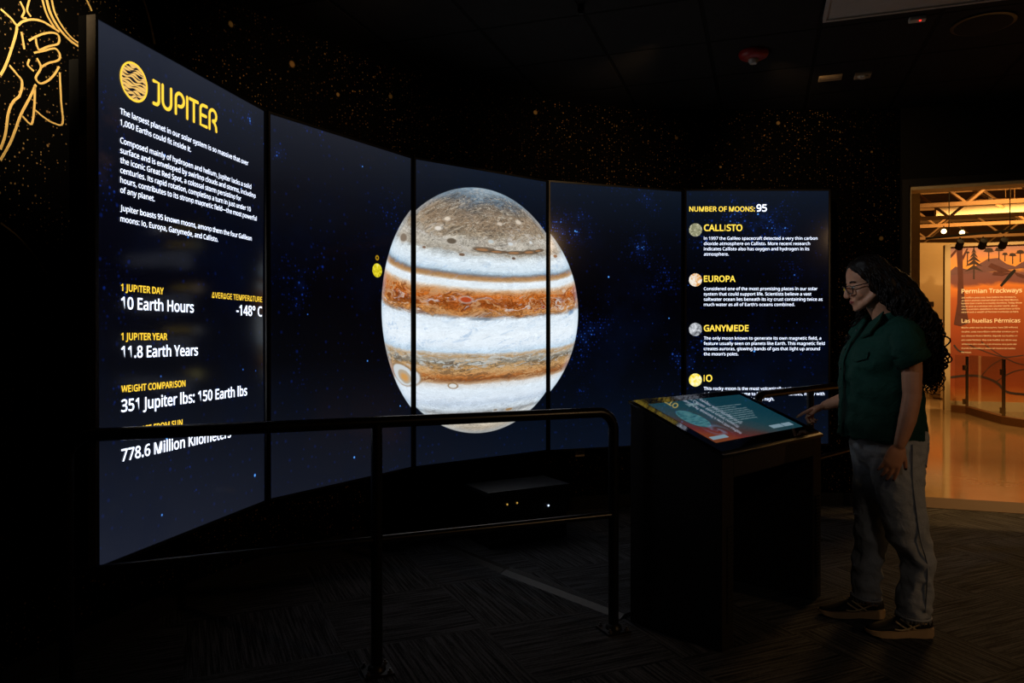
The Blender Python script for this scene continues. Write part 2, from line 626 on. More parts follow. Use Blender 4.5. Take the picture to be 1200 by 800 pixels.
    col = g.mix(mul(g.step(mo3, .47, .39), mul(belt_m, .75)), col, L(112, 52, 18))
    sb_m = g.ramp(t, [(T(-.49), 0), (T(-.45), 1), (T(-.3), 1), (T(-.25), 0)])
    mo4 = nz(3.0, 30.0, 51.0, 7, .66, 1.0, mul(w2, 2.0), mul(w2, 5.0))
    col = g.mix(mul(g.step(mo4, .52, .59), mul(sb_m, .7)), col, L(92, 74, 56))
    col = g.mix(mul(g.step(mo4, .47, .40), mul(sb_m, .65)), col, L(206, 168, 118))

    def spot(col, l0, s0, rl, rs, rgb, a=1.0, wob=.35, inner=.6):
        dx = g.m('DIVIDE', g.m('SUBTRACT', add(lon, mul(w3, wob * rl * 2)), R(l0)), rl)
        dy = g.m('DIVIDE', g.m('SUBTRACT', add(s, mul(w3, wob * rs * 2)), s0), rs)
        d = g.m('SQRT', add(mul(dx, dx), mul(dy, dy)))
        return g.mix(mul(g.step(d, 1.0, inner), a), col, L(*rgb))
    # long brown barge with a crenellated top
    for l0, s0, rl, rs in ((2, .600, .20, .026), (13, .592, .17, .017), (27, .588, .2, .020), (42, .592, .2, .024), (53, .598, .14, .016)):
        col = spot(col, l0, s0, rl, rs, (96, 76, 56), .9)
        col = spot(col, l0 - 2, s0 - .001, rl * .5, rs * .45, (176, 124, 80), .7)
    for l0, s0, rl, rs, c in ((-24, .635, .085, .026, (92, 80, 66)), (-66, .576, .13, .036, (128, 112, 96)), (-14.6, .546, .045, .014, (110, 84, 62)), (-44, .553, .035, .012, (120, 92, 72)),
                              (-39, .706, .065, .017, (226, 218, 208)), (-35, .784, .06, .015, (222, 206, 186)), (43, .815, .075, .016, (214, 200, 182)), (18, .80, .05, .012, (206, 190, 172)),
                              (24, .655, .05, .014, (206, 212, 214)), (46, .665, .035, .014, (210, 214, 214)), (7, .665, .05, .016, (188, 196, 196)), (24, .545, .035, .013, (96, 74, 62)), (66, .54, .06, .016, (138, 96, 66)),
                              (-10, .203, .075, .026, (176, 62, 14)), (44, .135, .03, .014, (150, 50, 14)), (62, .25, .04, .015, (214, 186, 160)),
                              (26, -.755, .08, .016, (150, 116, 74)), (12, -.745, .04, .012, (132, 126, 118))):
        col = spot(col, l0, s0, rl * 1.35, rs * 1.45, (206, 198, 184), .45, .2)
        col = spot(col, l0, s0, rl, rs, c, .95, .15)
    col = spot(col, -20.5, -.508, .075, .030, (150, 122, 88), .9, .1, .8)
    col = spot(col, -20.5, -.508, .052, .020, (222, 226, 226), .95, .1, .8)
    col = spot(col, -58, -.44, .30, .105, (150, 120, 84), .9, .1, .85)
    col = spot(col, -58, -.445, .27, .09, (206, 214, 218), .95, .1, .85)
    col = spot(col, -56, -.455, .17, .062, (170, 150, 118), .8, .1, .8)
    col = spot(col, -56, -.46, .14, .05, (206, 150, 78), .9, .2, .3)
    # dark swirl below the belt
    col = spot(col, 0, .052, .22, .020, (104, 122, 140), .75, .6, .2)
    col = spot(col, 68, .050, .12, .03, (86, 128, 170), .75, .5, .2)
    rim = g.step(r2, .90, .995)
    col = g.mix(mul(rim, .28), col, L(160, 190, 214))
    return col, disc


def screen_material():
    """what the curved screens show: deep space with painted backlight glow, blue star clusters and the planet"""
    g = G('space_picture_screen')
    uv = g.uv()
    U, Vv, _ = g.sep(uv)
    mul = lambda a, b: g.m('MULTIPLY', a, b)
    add = lambda a, b: g.m('ADD', a, b)
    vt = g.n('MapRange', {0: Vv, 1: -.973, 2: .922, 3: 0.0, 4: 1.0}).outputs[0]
    base = g.ramp(vt, [(0, L(29, 33, 46)), (.12, L(23, 27, 39)), (.24, L(16, 19, 28)), (.36, L(8, 9, 15)), (.55, L(3, 3, 10)), (.68, L(7, 8, 17)), (.82, L(20, 22, 31)), (.93, L(33, 37, 48)), (1, L(42, 46, 58))])  # off-axis backlight glow painted into the picture, brighter towards top and bottom
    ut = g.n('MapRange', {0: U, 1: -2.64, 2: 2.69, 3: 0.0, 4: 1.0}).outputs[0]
    lev = g.ramp(ut, [(0, 1.0), (.19, .72), (.21, .62), (.38, .50), (.42, .46), (.58, .40), (.62, .36), (.8, .34), (1, .34)])  # painted glow is strongest on the first, steeply viewed screen
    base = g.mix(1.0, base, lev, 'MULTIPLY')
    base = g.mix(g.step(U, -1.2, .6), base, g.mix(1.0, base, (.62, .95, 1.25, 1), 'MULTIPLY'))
    cloud = g.noise(uv, 1.3, 5, .6)
    base = g.mix(mul(g.step(cloud, .45, .75), .35), base, L(4, 14, 36))
    # clusters
    dens = mul(g.step(g.noise(uv, 1.7, 6, .65), .56, .74), .45)
    for cu, cv, r, k in ((2.25, .66, .26, 1.0), (2.02, .75, .18, .7), (1.75, .60, .16, .6), (.76, .60, .18, .85), (.60, .62, .15, .5), (1.28, .52, .20, .55), (-.68, .60, .14, .45), (-2.60, .35, .13, .45), (-1.70, .83, .07, .7), (-1.53, .75, .07, .7), (1.45, .28, .2, .4), (2.40, .30, .15, .35), (-2.55, .0, .2, .2)):
        d = g.m('SQRT', add(g.m('POWER', g.m('SUBTRACT', U, cu), 2.0), g.m('POWER', g.m('SUBTRACT', Vv, cv), 2.0)))
        wob = g.noise(uv, 9.0, 5, .7)
        dens = add(dens, mul(mul(g.step(d, r, r * .05), g.step(wob, .36, .72)), k))
    dens = g.m('MINIMUM', dens, 1.3)

    def stars(scale, rad, lo, pw):
        vo = g.n('TexVoronoi', {'Vector': uv, 'Scale': scale}, voronoi_dimensions='2D')
        rnd = g.sep(vo.outputs['Color'])[1]
        rr = mul(rad, add(.25, g.m('POWER', rnd, pw)))
        return mul(g.step(g.m('DIVIDE', vo.outputs['Distance'], rr), 1.0, .2), g.step(rnd, lo, 1.0))
    s1 = mul(stars(48, .34, .05, 2.0), dens)
    s2 = mul(stars(20, .20, .2, 3.0), add(mul(dens, 1.1), .03))
    s3 = mul(stars(3.6, .034, .55, 4.0), 1.1)
    st = add(add(mul(s1, 1.5), mul(s2, 1.9)), s3)
    haze = mul(g.m('POWER', dens, 2.0), mul(g.noise(uv, 22, 5, .7), .30))
    scol = g.mix(g.step(st, .25, .9), L(22, 66, 190), L(90, 170, 250))
    col = g.mix(1.0, base, g.mix(1.0, scol, g.vec(st, st, st), 'MULTIPLY'), 'ADD')
    col = g.mix(1.0, col, g.mix(1.0, L(36, 90, 210), g.vec(haze, haze, haze), 'MULTIPLY'), 'ADD')
    # reddish dust in the corner of the first picture
    dust = mul(g.step(g.m('SQRT', add(g.m('POWER', add(U, 2.62), 2.0), g.m('POWER', g.m('SUBTRACT', Vv, .52), 2.0))), .22, .0), g.step(g.noise(uv, 7, 5, .7), .42, .7))
    col = g.mix(mul(dust, .55), col, L(46, 34, 34))
    jc, disc = jup_color(g, U, Vv)
    jc = g.mix(1.0, jc, (1.0, 1.0, 1.0, 1), 'MULTIPLY')
    col = g.mix(disc, col, jc)
    # the little yellow moon and its marker ring beside the planet
    md = g.m('SQRT', add(g.m('POWER', g.m('SUBTRACT', U, -.809), 2.0), g.m('POWER', g.m('SUBTRACT', Vv, .212), 2.0)))
    mt = g.noise(g.vec(mul(U, 40.0), mul(Vv, 40.0), 0.0), 1, 4, .7)
    mcol = g.ramp(mt, [(.3, L(60, 62, 10)), (.45, L(206, 190, 20)), (.6, L(240, 226, 60)), (.72, L(244, 244, 214))])
    col = g.mix(g.step(md, .042, .038), col, mcol)
    rd = g.m('ABSOLUTE', g.m('SUBTRACT', g.m('SQRT', add(g.m('POWER', g.m('SUBTRACT', U, -.809), 2.0), g.m('POWER', g.m('SUBTRACT', Vv, .285), 2.0))), .011))
    col = g.mix(g.step(rd, .006, .002), col, L(170, 130, 20))
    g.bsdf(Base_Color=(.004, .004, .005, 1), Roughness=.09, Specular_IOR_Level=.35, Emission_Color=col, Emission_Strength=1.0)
    return g.mat


def moon_material(name, stops, scale, seed):
    g = G(name)
    v = g.obj()
    f = g.noise(g.n('VectorMath', {0: v, 1: (seed, seed * .7, seed * 1.3)}, operation='ADD').outputs[0], scale, 5, .65, .6)
    e = g.n('Emission', {0: g.ramp(f, stops), 1: 1.05})
    g.out(e.outputs[0])
    g.mat.cycles.emission_sampling = 'NONE'
    return g.mat


def kiosk_screen_material():
    g = G('kiosk_picture_screen')
    u, v, _ = g.sep(g.uv())       # 0..1 along the long side / away from the user
    uv = g.uv()
    mul = lambda a, b: g.m('MULTIPLY', a, b)
    d = g.m('SUBTRACT', add2(g, mul(u, .75), mul(v, .65)), 0.0)
    neb = g.noise(g.vec(mul(u, 2.2), v, 0.0), 2.2, 5, .6)
    d = add2(g, d, mul(g.m('SUBTRACT', neb, .5), .35))
    col = g.ramp(d, [(.0, L(168, 92, 48)), (.14, L(176, 84, 50)), (.26, L(150, 62, 58)), (.36, L(106, 78, 74)), (.5, L(70, 96, 104)), (.7, L(42, 96, 110)), (1.0, L(26, 86, 104))])
    # teal planet
    dx, dy = g.m('DIVIDE', g.m('SUBTRACT', u, .155), .098), g.m('DIVIDE', g.m('SUBTRACT', v, .55), .23)
    r = g.m('SQRT', add2(g, mul(dx, dx), mul(dy, dy)))
    pn = g.noise(g.vec(mul(u, 14.0), mul(v, 22.0), 0.0), 1, 5, .6)
    pcol = g.ramp(pn, [(.3, L(40, 92, 118)), (.5, L(92, 168, 178)), (.7, L(130, 190, 196))])
    col = g.mix(g.step(r, 1.0, .95), col, pcol)
    # spiral galaxy
    gx, gy = g.m('DIVIDE', g.m('SUBTRACT', u, .185), .11), g.m('DIVIDE', g.m('SUBTRACT', v, .24), .2)
    gr = g.m('SQRT', add2(g, mul(gx, gx), mul(gy, gy)))
    ga = g.m('ARCTAN2', gy, gx)
    arm = g.m('SINE', add2(g, mul(ga, 2.0), mul(gr, 9.0)))
    gal = mul(g.step(gr, 1.1, .1), add2(g, .35, mul(arm, .4)))
    col = g.mix(mul(gal, g.step(g.noise(uv, 14, 4, .7), .3, .6)), col, L(170, 190, 225))
    st = g.n('TexVoronoi', {'Vector': g.vec(mul(u, 2.2), v, 0.0), 'Scale': 26.0}, voronoi_dimensions='2D')
    col = g.mix(mul(g.step(st.outputs['Distance'], .07, .02), .5), col, L(190, 215, 235))
    g.bsdf(Base_Color=(.004, .004, .005, 1), Roughness=.02, Specular_IOR_Level=.85, Emission_Color=col, Emission_Strength=.34)
    return g.mat


def add2(g, a, b):
    return g.m('ADD', a, b)


def polished_floor_material():
    g = G('polished_concrete')
    f = g.noise(g.obj(), .9, 6, .6, .4)
    f2 = g.noise(g.obj(), 14, 4, .7)
    col = g.mix(f, L(136, 114, 82), L(174, 150, 112))
    col = g.mix(.15, col, g.mix(f2, L(84, 66, 46), L(176, 150, 112)))
    g.bsdf(Base_Color=col, Roughness=g.m('ADD', .05, g.m('MULTIPLY', f, .12)), Specular_IOR_Level=.42)
    return g.mat


def denim_material():
    g = G('faded_denim')
    o = g.obj()
    w = g.noise(o, 9, 5, .65)
    fine = g.noise(o, 320, 2, .6)
    col = g.mix(w, L(138, 145, 156), L(194, 198, 204))
    col = g.mix(.25, col, g.mix(fine, L(86, 96, 112), L(200, 204, 210)))
    g.bsdf(Base_Color=col, Roughness=.9, Specular_IOR_Level=.15, Normal=g.bump(g.noise(o, 22, 4, .6, .8), .35, .02))
    return g.mat


def mural_material():
    g = G('desert_dusk_mural')
    u, v, _ = g.sep(g.uv())
    n = g.noise(g.vec(g.m('MULTIPLY', u, 3.0), g.m('MULTIPLY', v, 9.0), 0.0), 1.2, 5, .6, .5)
    t = g.m('ADD', v, g.m('MULTIPLY', g.m('SUBTRACT', n, .5), .10))
    col = g.ramp(t, [(0, L(190, 128, 70)), (.05, L(176, 100, 48)), (.10, L(150, 72, 36)), (.26, L(128, 62, 36)), (.45, L(156, 74, 38)), (.66, L(178, 94, 48)), (.74, L(214, 128, 56)),
                     (.77, L(120, 74, 70)), (.83, L(116, 80, 84)), (.86, L(232, 160, 70)), (.92, L(222, 150, 92)), (1, L(150, 122, 128))])
    g.bsdf(Base_Color=col, Roughness=.6, Specular_IOR_Level=.2)
    return g.mat


def glass_material():
    g = G('clear_glass')
    fr = g.m('MULTIPLY', g.n('LayerWeight', {0: .12}).outputs['Fresnel'], .3)
    nz = g.noise(g.obj(), 3, 2, .5)
    t = g.n('BsdfTransparent', {0: g.mix(nz, (.86, .86, .84, 1), (.92, .92, .90, 1))})
    gl = g.n('BsdfGlossy', {0: (1, 1, 1, 1), 1: .02})
    mx = g.n('MixShader', {0: fr, 1: t.outputs[0], 2: gl.outputs[0]})
    g.out(mx.outputs[0])
    return g.mat


M = dict(
    carpet=carpet_material(), stars=star_wall_material(), ceil=ceiling_material(), screen=screen_material(), kscreen=kiosk_screen_material(),
    hallfloor=polished_floor_material(), denim=denim_material(), mural=mural_material(), glass=glass_material(),
    black=plain('black_painted_wall', (16, 15, 15), .8, spec=.2),
    casing=plain('black_door_casing', (20, 18, 17), .6),
    plastic=plain('black_plastic', (17, 17, 18), .42, .3, 60),
    bezel=plain('gloss_black_bezel', (12, 12, 13), .28, .2, 40),
    trimmetal=plain('brushed_side_trim', (150, 140, 128), .35, .2, 50, metal=.6),
    rail=plain('black_powder_coated_steel', (18, 18, 19), .30, .25, 40),
    steel=plain('black_steel_plate', (30, 30, 31), .40, .3, 40, metal=.3),
    bolt=plain('zinc_bolt', (120, 120, 120), .35, .2, 60, metal=.8),
    kbody=plain('black_laminate', (34, 31, 30), .5, .18, 30),
    kglass=plain('black_glass', (10, 11, 12), .06, .2, 20, spec=.7),
    dark=plain('matt_black', (9, 9, 9), .85, .2, 30),
    cable=plain('grey_cable_cover', (74, 76, 80), .55, .25, 40),
    cableblack=plain('black_cable_cover', (20, 20, 21), .6, .25, 40),
    box=plain('grey_sheet_metal', (40, 42, 46), .45, .25, 40, metal=.2),
    red=plain('red_alarm_plastic', (168, 30, 28), .4, .15, 40),
    white=plain('white_plastic', (214, 208, 196), .5, .1, 40),
    beige=plain('beige_plate', (188, 164, 132), .5, .12, 40),
    troffer=plain('grey_lay_in_panel', (206, 200, 192), .7, .08, 30),
    lens=plain('clear_strobe_lens', (190, 190, 190), .15, .2, 60),
    mdf=plain('cream_wall_paint', (182, 162, 122), .75, .06, 6, spec=.2),
    hallwall=plain('brown_gallery_wall', (120, 90, 56), .8, .15, 3, spec=.1),
    hallceil=plain('brown_roof_deck', (70, 50, 32), .9, .3, 4, spec=.1),
    truss=plain('tan_painted_steel', (150, 116, 74), .6, .2, 12),
    post=plain('brown_frame_paint', (240, 214, 165), .55, .15, 20),
    duct=plain('white_duct', (214, 196, 164), .6, .1, 10),
    chrome=plain('bright_metal', (190, 180, 160), .22, .1, 30, metal=1.0),
    threshold=plain('brown_sealed_threshold', (66, 44, 26), .6, .12, 6, spec=.15),
    wood=plain('brown_timber_base', (122, 84, 46), .6, .25, 18),
    tree=plain('mural_bark_paint', (92, 58, 52), .7, .25, 12, spec=.1),
    treedark=plain('mural_dark_foliage_paint', (70, 58, 54), .7, .25, 20, spec=.1),
    mtn=plain('mural_hill_paint', (112, 82, 84), .7, .2, 10, spec=.1),
    cream=plain('cream_lettering', (250, 238, 214), .6, .05, 30, spec=.1),
    gold=plain('gold_mural_paint', (246, 206, 128), .55, .15, 30, spec=.2),
    skin=None, hair=None, shirt=None,
    shirtbtn=plain('dark_green_button', (16, 34, 30), .35),
    shoe=plain('black_mesh_shoe', (16, 16, 17), .75, .35, 300, .3),
    sole=plain('cream_foam_sole', (176, 148, 112), .7, .12, 40),
    stripe=plain('cream_shoe_stripe', (186, 166, 130), .6, .1, 60),
    frame=plain('dark_spectacle_frame', (24, 20, 26), .25, .3, 60),
    lip=plain('rose_lips', (150, 62, 56), .45, .12, 90),
    nail=plain('dark_nail_varnish', (30, 10, 12), .15, .1, 40),
    brow=plain('brown_brow_hair', (28, 18, 14), .7, .2, 90),
    eye=plain('eye_white', (190, 182, 174), .2, .1, 40),
    iris=plain('brown_iris', (40, 24, 16), .15, .3, 90),
    wtext=glow('white_screen_lettering', (224, 233, 255), 2.0),
    ytext=glow('yellow_screen_lettering', (255, 208, 62), 1.25),
    ytext2=glow('pale_yellow_screen_lettering', (255, 218, 78), 1.25),
    kwhite=glow('pale_kiosk_lettering', (170, 205, 215), .45),
    kbutton=glow('pale_blue_kiosk_button', (150, 180, 196), .55),
    inkdark=glow('dark_screen_ink', (26, 26, 36), 1.0),
    led=glow('white_status_light', (200, 220, 255), 2.0),
    ledamber=glow('amber_status_light', (255, 200, 90), .5),
    ledred=glow('red_status_light', (255, 40, 30), 2.5),
    bulb=glow('warm_lamp_face', (255, 214, 140), 6.0),
)


def skin_material():
    g = G('warm_skin')
    f = g.noise(g.obj(), 26, 4, .6)
    col = g.mix(f, L(190, 132, 102), L(214, 158, 126))
    g.bsdf(Base_Color=col, Roughness=.5, Specular_IOR_Level=.35, Subsurface_Weight=.06, Normal=g.bump(g.noise(g.obj(), 190, 3, .6), .06, .002))
    return g.mat


def hair_material():
    g = G('dark_brown_hair')
    f = g.noise(g.obj(), 40, 4, .6)
    g.bsdf(Base_Color=g.mix(f, L(9, 6, 5), L(28, 18, 13)), Roughness=.55, Specular_IOR_Level=.25)
    return g.mat


def shirt_material():
    g = G('dark_green_cotton')
    o = g.obj()
    f = g.noise(o, 60, 3, .6)
    wr = g.noise(o, 13, 4, .55, .7)
    g.bsdf(Base_Color=g.mix(f, L(8, 47, 39), L(17, 64, 53)), Roughness=.8, Specular_IOR_Level=.25, Normal=g.bump(wr, .45, .03))
    return g.mat


M['skin'], M['hair'], M['shirt'] = skin_material(), hair_material(), shirt_material()

# ------------------------------------------------------------------ room shell
WALL_H = 3.05
DW = V((.946, -.324, 0)).normalized()          # along the door wall
DN = V((.324, .946, 0)).normalized()           # out into the gallery
CORNER = V((2.98, 5.67, 0))


def on_door(t, h=0.0, out=0.0):
    p = CORNER + DW * t + DN * out
    return V((p.x, p.y, h))


wall_pts = [(-2.02, -2.6), (-2.02, .4), (-1.97, 1.7), (-1.84, 2.64), (-1.70, 3.18), (-1.50, 3.76), (-1.18, 4.28), (-.80, 4.74), (-.34, 5.12), (.16, 5.41), (.70, 5.60), (1.27, 5.69), (1.9, 5.69), (2.98, 5.67)]
wp = smooth_path([(x, y, 0) for x, y in wall_pts], 5)


def wall_ribbon(pts, name, mat, h=WALL_H, thick=.12):
    """one continuous wall following pts, with real thickness and metre UVs on the room side"""
    mb = MB()
    n = len(pts)
    nor = []
    for i in range(n):
        d = (pts[min(n - 1, i + 1)] - pts[max(0, i - 1)]).normalized()
        nor.append(V((-d.y, d.x, 0)))
    vs, fs = [], []
    for i in range(n):
        p, q = pts[i], pts[i] + nor[i] * thick
        vs += [(p.x, p.y, 0), (p.x, p.y, h), (q.x, q.y, 0), (q.x, q.y, h)]
    for i in range(n - 1):
        a, b = i * 4, i * 4 + 4
        fs += [(a, b, b + 1, a + 1), (a + 2, a + 3, b + 3, b + 2), (a + 1, b + 1, b + 3, a + 3), (a, a + 2, b + 2, b)]
    mb.add(vs, fs)
    o = mb.build(name, mat)
    me = o.data
    uvl = me.uv_layers.new(name='UVMap')
    dist = [0]
    for i in range(1, n):
        dist.append(dist[-1] + (pts[i] - pts[i - 1]).length)
    for lp in me.loops:
        k = lp.vertex_index // 4
        uvl.data[lp.index].uv = (dist[k], me.vertices[lp.vertex_index].co.z)
    return struct(o)


sw = wall_ribbon(wp, 'wall_back', M['stars'])
fl = MB().box((1.6, 1.55, -.05), (7.6, 8.6, .1))
fl = MB()
fpoly = [(-2.1, -2.65, 0), (6.0, -2.65, 0), (6.0, 4.7, 0)] + [tuple(on_door(2.75)), tuple(on_door(0))] + [(p.x, p.y, 0) for p in reversed(wp)]
fl.prism([(x, y, 0) for x, y, _ in fpoly], (0, 0, -.06))
struct(fl.build('floor', M['carpet']))
cl = MB()
cl.prism([(-2.15, -2.7, WALL_H), (6.1, -2.7, WALL_H), (6.1, 4.75, WALL_H), (2.98, 5.85, WALL_H), (-2.15, 5.85, WALL_H)], (0, 0, .06))
struct(cl.build('ceiling', M['ceil']))
# door wall: pier at the corner, head over the opening, pier beyond
D0, D1, DH = .055, 2.35, 2.45
dwm = MB()


def slab(mb, t0, t1, z0, z1, o0=0.0, o1=.16):
    poly = [on_door(t0, z0, o0), on_door(t1, z0, o0), on_door(t1, z0, o1), on_door(t0, z0, o1)]
    mb.prism(poly, (0, 0, z1 - z0))


slab(dwm, 0, D0, 0, WALL_H)
slab(dwm, D0, D1, DH, WALL_H)
slab(dwm, D1, 3.2, 0, WALL_H)
struct(dwm.build('wall_right', M['black']))
rw = MB()
rw.box((6.06, 1.0, WALL_H / 2), (.12, 7.4, WALL_H))
struct(rw.build('wall_far_right', M['black']))
bw = MB()
bw.box((2.0, -2.7, WALL_H / 2), (8.3, .12, WALL_H))
struct(bw.build('wall_behind', M['black']))
# door casing: black strip round the opening and a brown inner frame
dc = MB()
slab(dc, D0 - .045, D0, 0, DH + .05, -.02, .0)
slab(dc, D0, D1, DH, DH + .05, -.02, .0)
struct(dc.build('trim_1', M['casing']))
di = MB()
slab(di, D0 + .0, D0 + .02, 0, DH, .0, .16)
slab(di, D0 + .02, D1, DH - .03, DH, .0, .16)
struct(di.build('trim_2', M['post']))
bs = MB()
slab(bs, 0, D0 - .045, 0, .1, -.012, 0)
for i in range(len(wp) - 1):
    if wp[i].y > 1.6:
        a, b = wp[i], wp[i + 1]
        d = (b - a).normalized()
        nn = V((d.y, -d.x, 0)) * .012
        bs.prism([a, b, b + nn, a + nn], (0, 0, .1))
struct(bs.build('baseboard_back', M['dark']))

# gallery beyond the door
hf = MB()
hf.prism([on_door(-.6, 0, .0), on_door(3.4, 0, .0), V((25, 4, 0)), V((25, 32.2, 0)), V((1.5, 32.2, 0))], (0, 0, -.06))
struct(hf.build('floor_gallery', M['hallfloor']))
hw = MB()
hw.box((13, 32.1, 3.2), (24, .2, 6.4))
hw.box((1.6, 19.2, 3.2), (.2, 25.6, 6.4))
hw.box((25.1, 18, 3.2), (.2, 28, 6.4))
struct(hw.build('wall_gallery', M['hallwall']))
hc = MB()
hc.box((13.2, 18.7, 6.4), (24, 27, .1))
struct(hc.build('ceiling_gallery', M['hallceil']))
up = MB()
slab(up, -1.5, 4.0, 3.0, 6.4, .17, .25)
struct(up.build('wall_gallery_front', M['mdf']))

th = MB()
slab(th, D0, D1 + .3, 0, .003, .0, .42)
struct(th.build('trim_3', M['threshold']))

# gold line drawing painted on the back wall
WX, WY = 0, 0


def on_wall(px, py, lift=.003):
    d = ray(px, py)
    best = None
    for i in range(len(wp) - 1):
        a, b = wp[i], wp[i + 1]
        e = b - a
        den = d.x * e.y - d.y * e.x
        if abs(den) < 1e-9:
            continue
        t = (a.x * e.y - a.y * e.x) / den
        s = (a.x * d.y - a.y * d.x) / den
        if t > 0 and -.001 <= s <= 1.001 and (best is None or t > best[0]):
            nn = V((e.y, -e.x, 0)).normalized()
            best = (t, V((d.x * t, d.y * t, CH + d.z * t)) + nn * lift, nn)
    return best[1], best[2]


art = MB()


def art_line(pts, w=.006, k=2.353):
    path, nors = [], []
    for q in smooth_path([(x / k, y / k, 0) for x, y in pts], 5):
        p, nn = on_wall(q.x, q.y)
        path.append(p)
        nors.append(nn)
    vs = []
    n = len(path)
    for i in range(n):
        d = (path[min(n - 1, i + 1)] - path[max(0, i - 1)]).normalized()
        s = d.cross(nors[i]).normalized() * w
        vs += [path[i] - s, path[i] + s, path[i] + s - nors[i] * .004, path[i] - s - nors[i] * .004]
    fs = []
    for i in range(n - 1):
        a, b = 4 * i, 4 * i + 4
        fs += [(a, a + 1, b + 1, b), (a + 1, a + 2, b + 2, b + 1), (a + 3, a, b, b + 3)]
    art.add(vs, fs)


for ln, w in (([(0, 25), (28, 50), (46, 70), (60, 60), (85, 54), (112, 58), (135, 70), (162, 88)], .0075),
              ([(54, 4), (66, 30), (60, 48), (72, 50)], .006), ([(80, 0), (74, 28), (84, 46)], .006),
              ([(128, 0), (138, 36), (160, 76), (190, 110), (216, 128)], .009), ([(142, 0), (150, 34), (170, 72), (196, 104), (218, 120)], .006), ([(116, 0), (126, 34), (140, 62), (152, 80)], .006),
              ([(46, 72), (42, 98), (26, 150), (12, 186), (0, 208)], .008),
              ([(58, 88), (62, 108), (66, 136)], .006), ([(98, 106), (100, 122), (106, 138)], .006),
              ([(78, 112), (110, 96), (140, 90), (160, 98), (160, 120), (132, 128), (106, 140)], .007),
              ([(92, 146), (120, 140), (150, 134), (164, 150), (160, 166), (132, 174), (112, 186)], .007),
              ([(80, 164), (76, 180), (92, 196)], .006), ([(100, 160), (112, 186), (98, 214), (110, 230), (132, 222), (150, 204), (162, 184)], .007),
              ([(24, 180), (46, 206), (60, 226), (54, 262), (36, 280), (22, 312), (14, 370), (0, 412)], .008),
              ([(98, 234), (80, 272), (56, 318), (30, 388), (0, 442)], .008), ([(95, 236), (94, 290), (86, 342), (60, 320)], .007),
              ([(96, 304), (120, 324), (148, 340), (172, 340), (168, 280), (164, 200)], .006),
              ([(0, 614), (48, 652), (100, 712), (131, 762)], .006),
              ([(238, 0), (246, 16), (252, 30)], .006), ([(395, 0), (412, 56), (426, 122)], .010)):
    art_line(ln, w * .52)
lo = art.build('line_drawing', M['gold'], sw)
lo['label'] = 'gold line drawing of a hand and robe on the dark mural wall'

# ------------------------------------------------------------------ the five screens
PH, PW = 1.895, 1.895 * 9 / 16
Z0 = CH - .7917
PAN = [(-1.4306, 2.5582, 77.686), (-1.1890, 3.6414, 57.594), (-.5925, 4.5623, 38.328), (.2719, 5.2272, 19.024), (1.3092, 5.5407, -.11)]
PLAB = ['tall dark screen titled JUPITER with white paragraphs and planet facts', 'tall screen showing the yellow moon and the rim of the planet',
        'tall screen filled by the middle of the banded planet', 'tall dark screen with blue stars and the far rim of the planet',
        'tall screen listing NUMBER OF MOONS with four small moon pictures']
panels = []
for i, (x, y, a) in enumerate(PAN):
    r = thing('display_screen', (x, y, Z0), R(a), PLAB[i], 'screen', 'tall screens of the curved video wall')
    panels.append(r)
    hb = MB()
    e = .012
    # bezel frame of four bars and the case behind it
    hb.box((PW / 2, .035, -e / 2), (PW + 2 * e, .07, e))
    hb.box((PW / 2, .035, PH + e / 2), (PW + 2 * e, .07, e))
    hb.box((-e / 2, .035, PH / 2), (e, .07, PH))
    hb.box((PW + e / 2, .035, PH / 2), (e, .07, PH))
    hb.box((PW / 2, .04, PH / 2), (PW, .05, PH))
    hb.build('case', M['bezel'], r, world=False)
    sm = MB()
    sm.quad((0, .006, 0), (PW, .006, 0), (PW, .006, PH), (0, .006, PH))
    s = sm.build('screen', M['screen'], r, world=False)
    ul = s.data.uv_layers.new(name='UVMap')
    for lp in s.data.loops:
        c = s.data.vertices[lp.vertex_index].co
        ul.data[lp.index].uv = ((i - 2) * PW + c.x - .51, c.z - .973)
    mb = MB()
    mb.box((PW / 2, .10, PH / 2 - .06), (PW * (.98 if i == 0 else .7), .06, PH * .93))
    mb.build('wall_mount', M['dark'], r, world=False)
    if i == 0:
        tb = MB()
        tb.box((-e - .0015, .0175, PH / 2), (.003, .033, PH + .02))
        tb.build('edge_trim', M['trimmetal'], r, world=False)
        for zc, h in ((1.56, .13), (1.27, .14), (1.14, .10), (.86, .2)):
            pb = MB()
            pb.box((-e - .0015, .053, zc), (.004, .022, h))
            for k in range(4):
                pb.box((-e - .003, .053, zc - h / 2 + h * (k + .5) / 4), (.004, .014, h / 8))
            pb.build('connector_panel', M['dark'], r, world=False)


def screen_text(i, name, body, u, v, width=None, size=None, mat='wtext', bold=.0, align='LEFT', lines=None, gap=.0362):
    """lettering on screen i; a list of lines keeps one scale"""
    mb = MB()
    k = size
    for q, b in enumerate([body] + (lines or [])):
        vs, fs, kk = text_mesh(b, width if k is None else None, bold=bold, align=align, size=k)
        k = k or kk
        mb.add([V((p.x + u, .0035, p.y + v - q * gap)) for p in vs], fs)
    return mb.build(name, M[mat], panels[i], world=False)


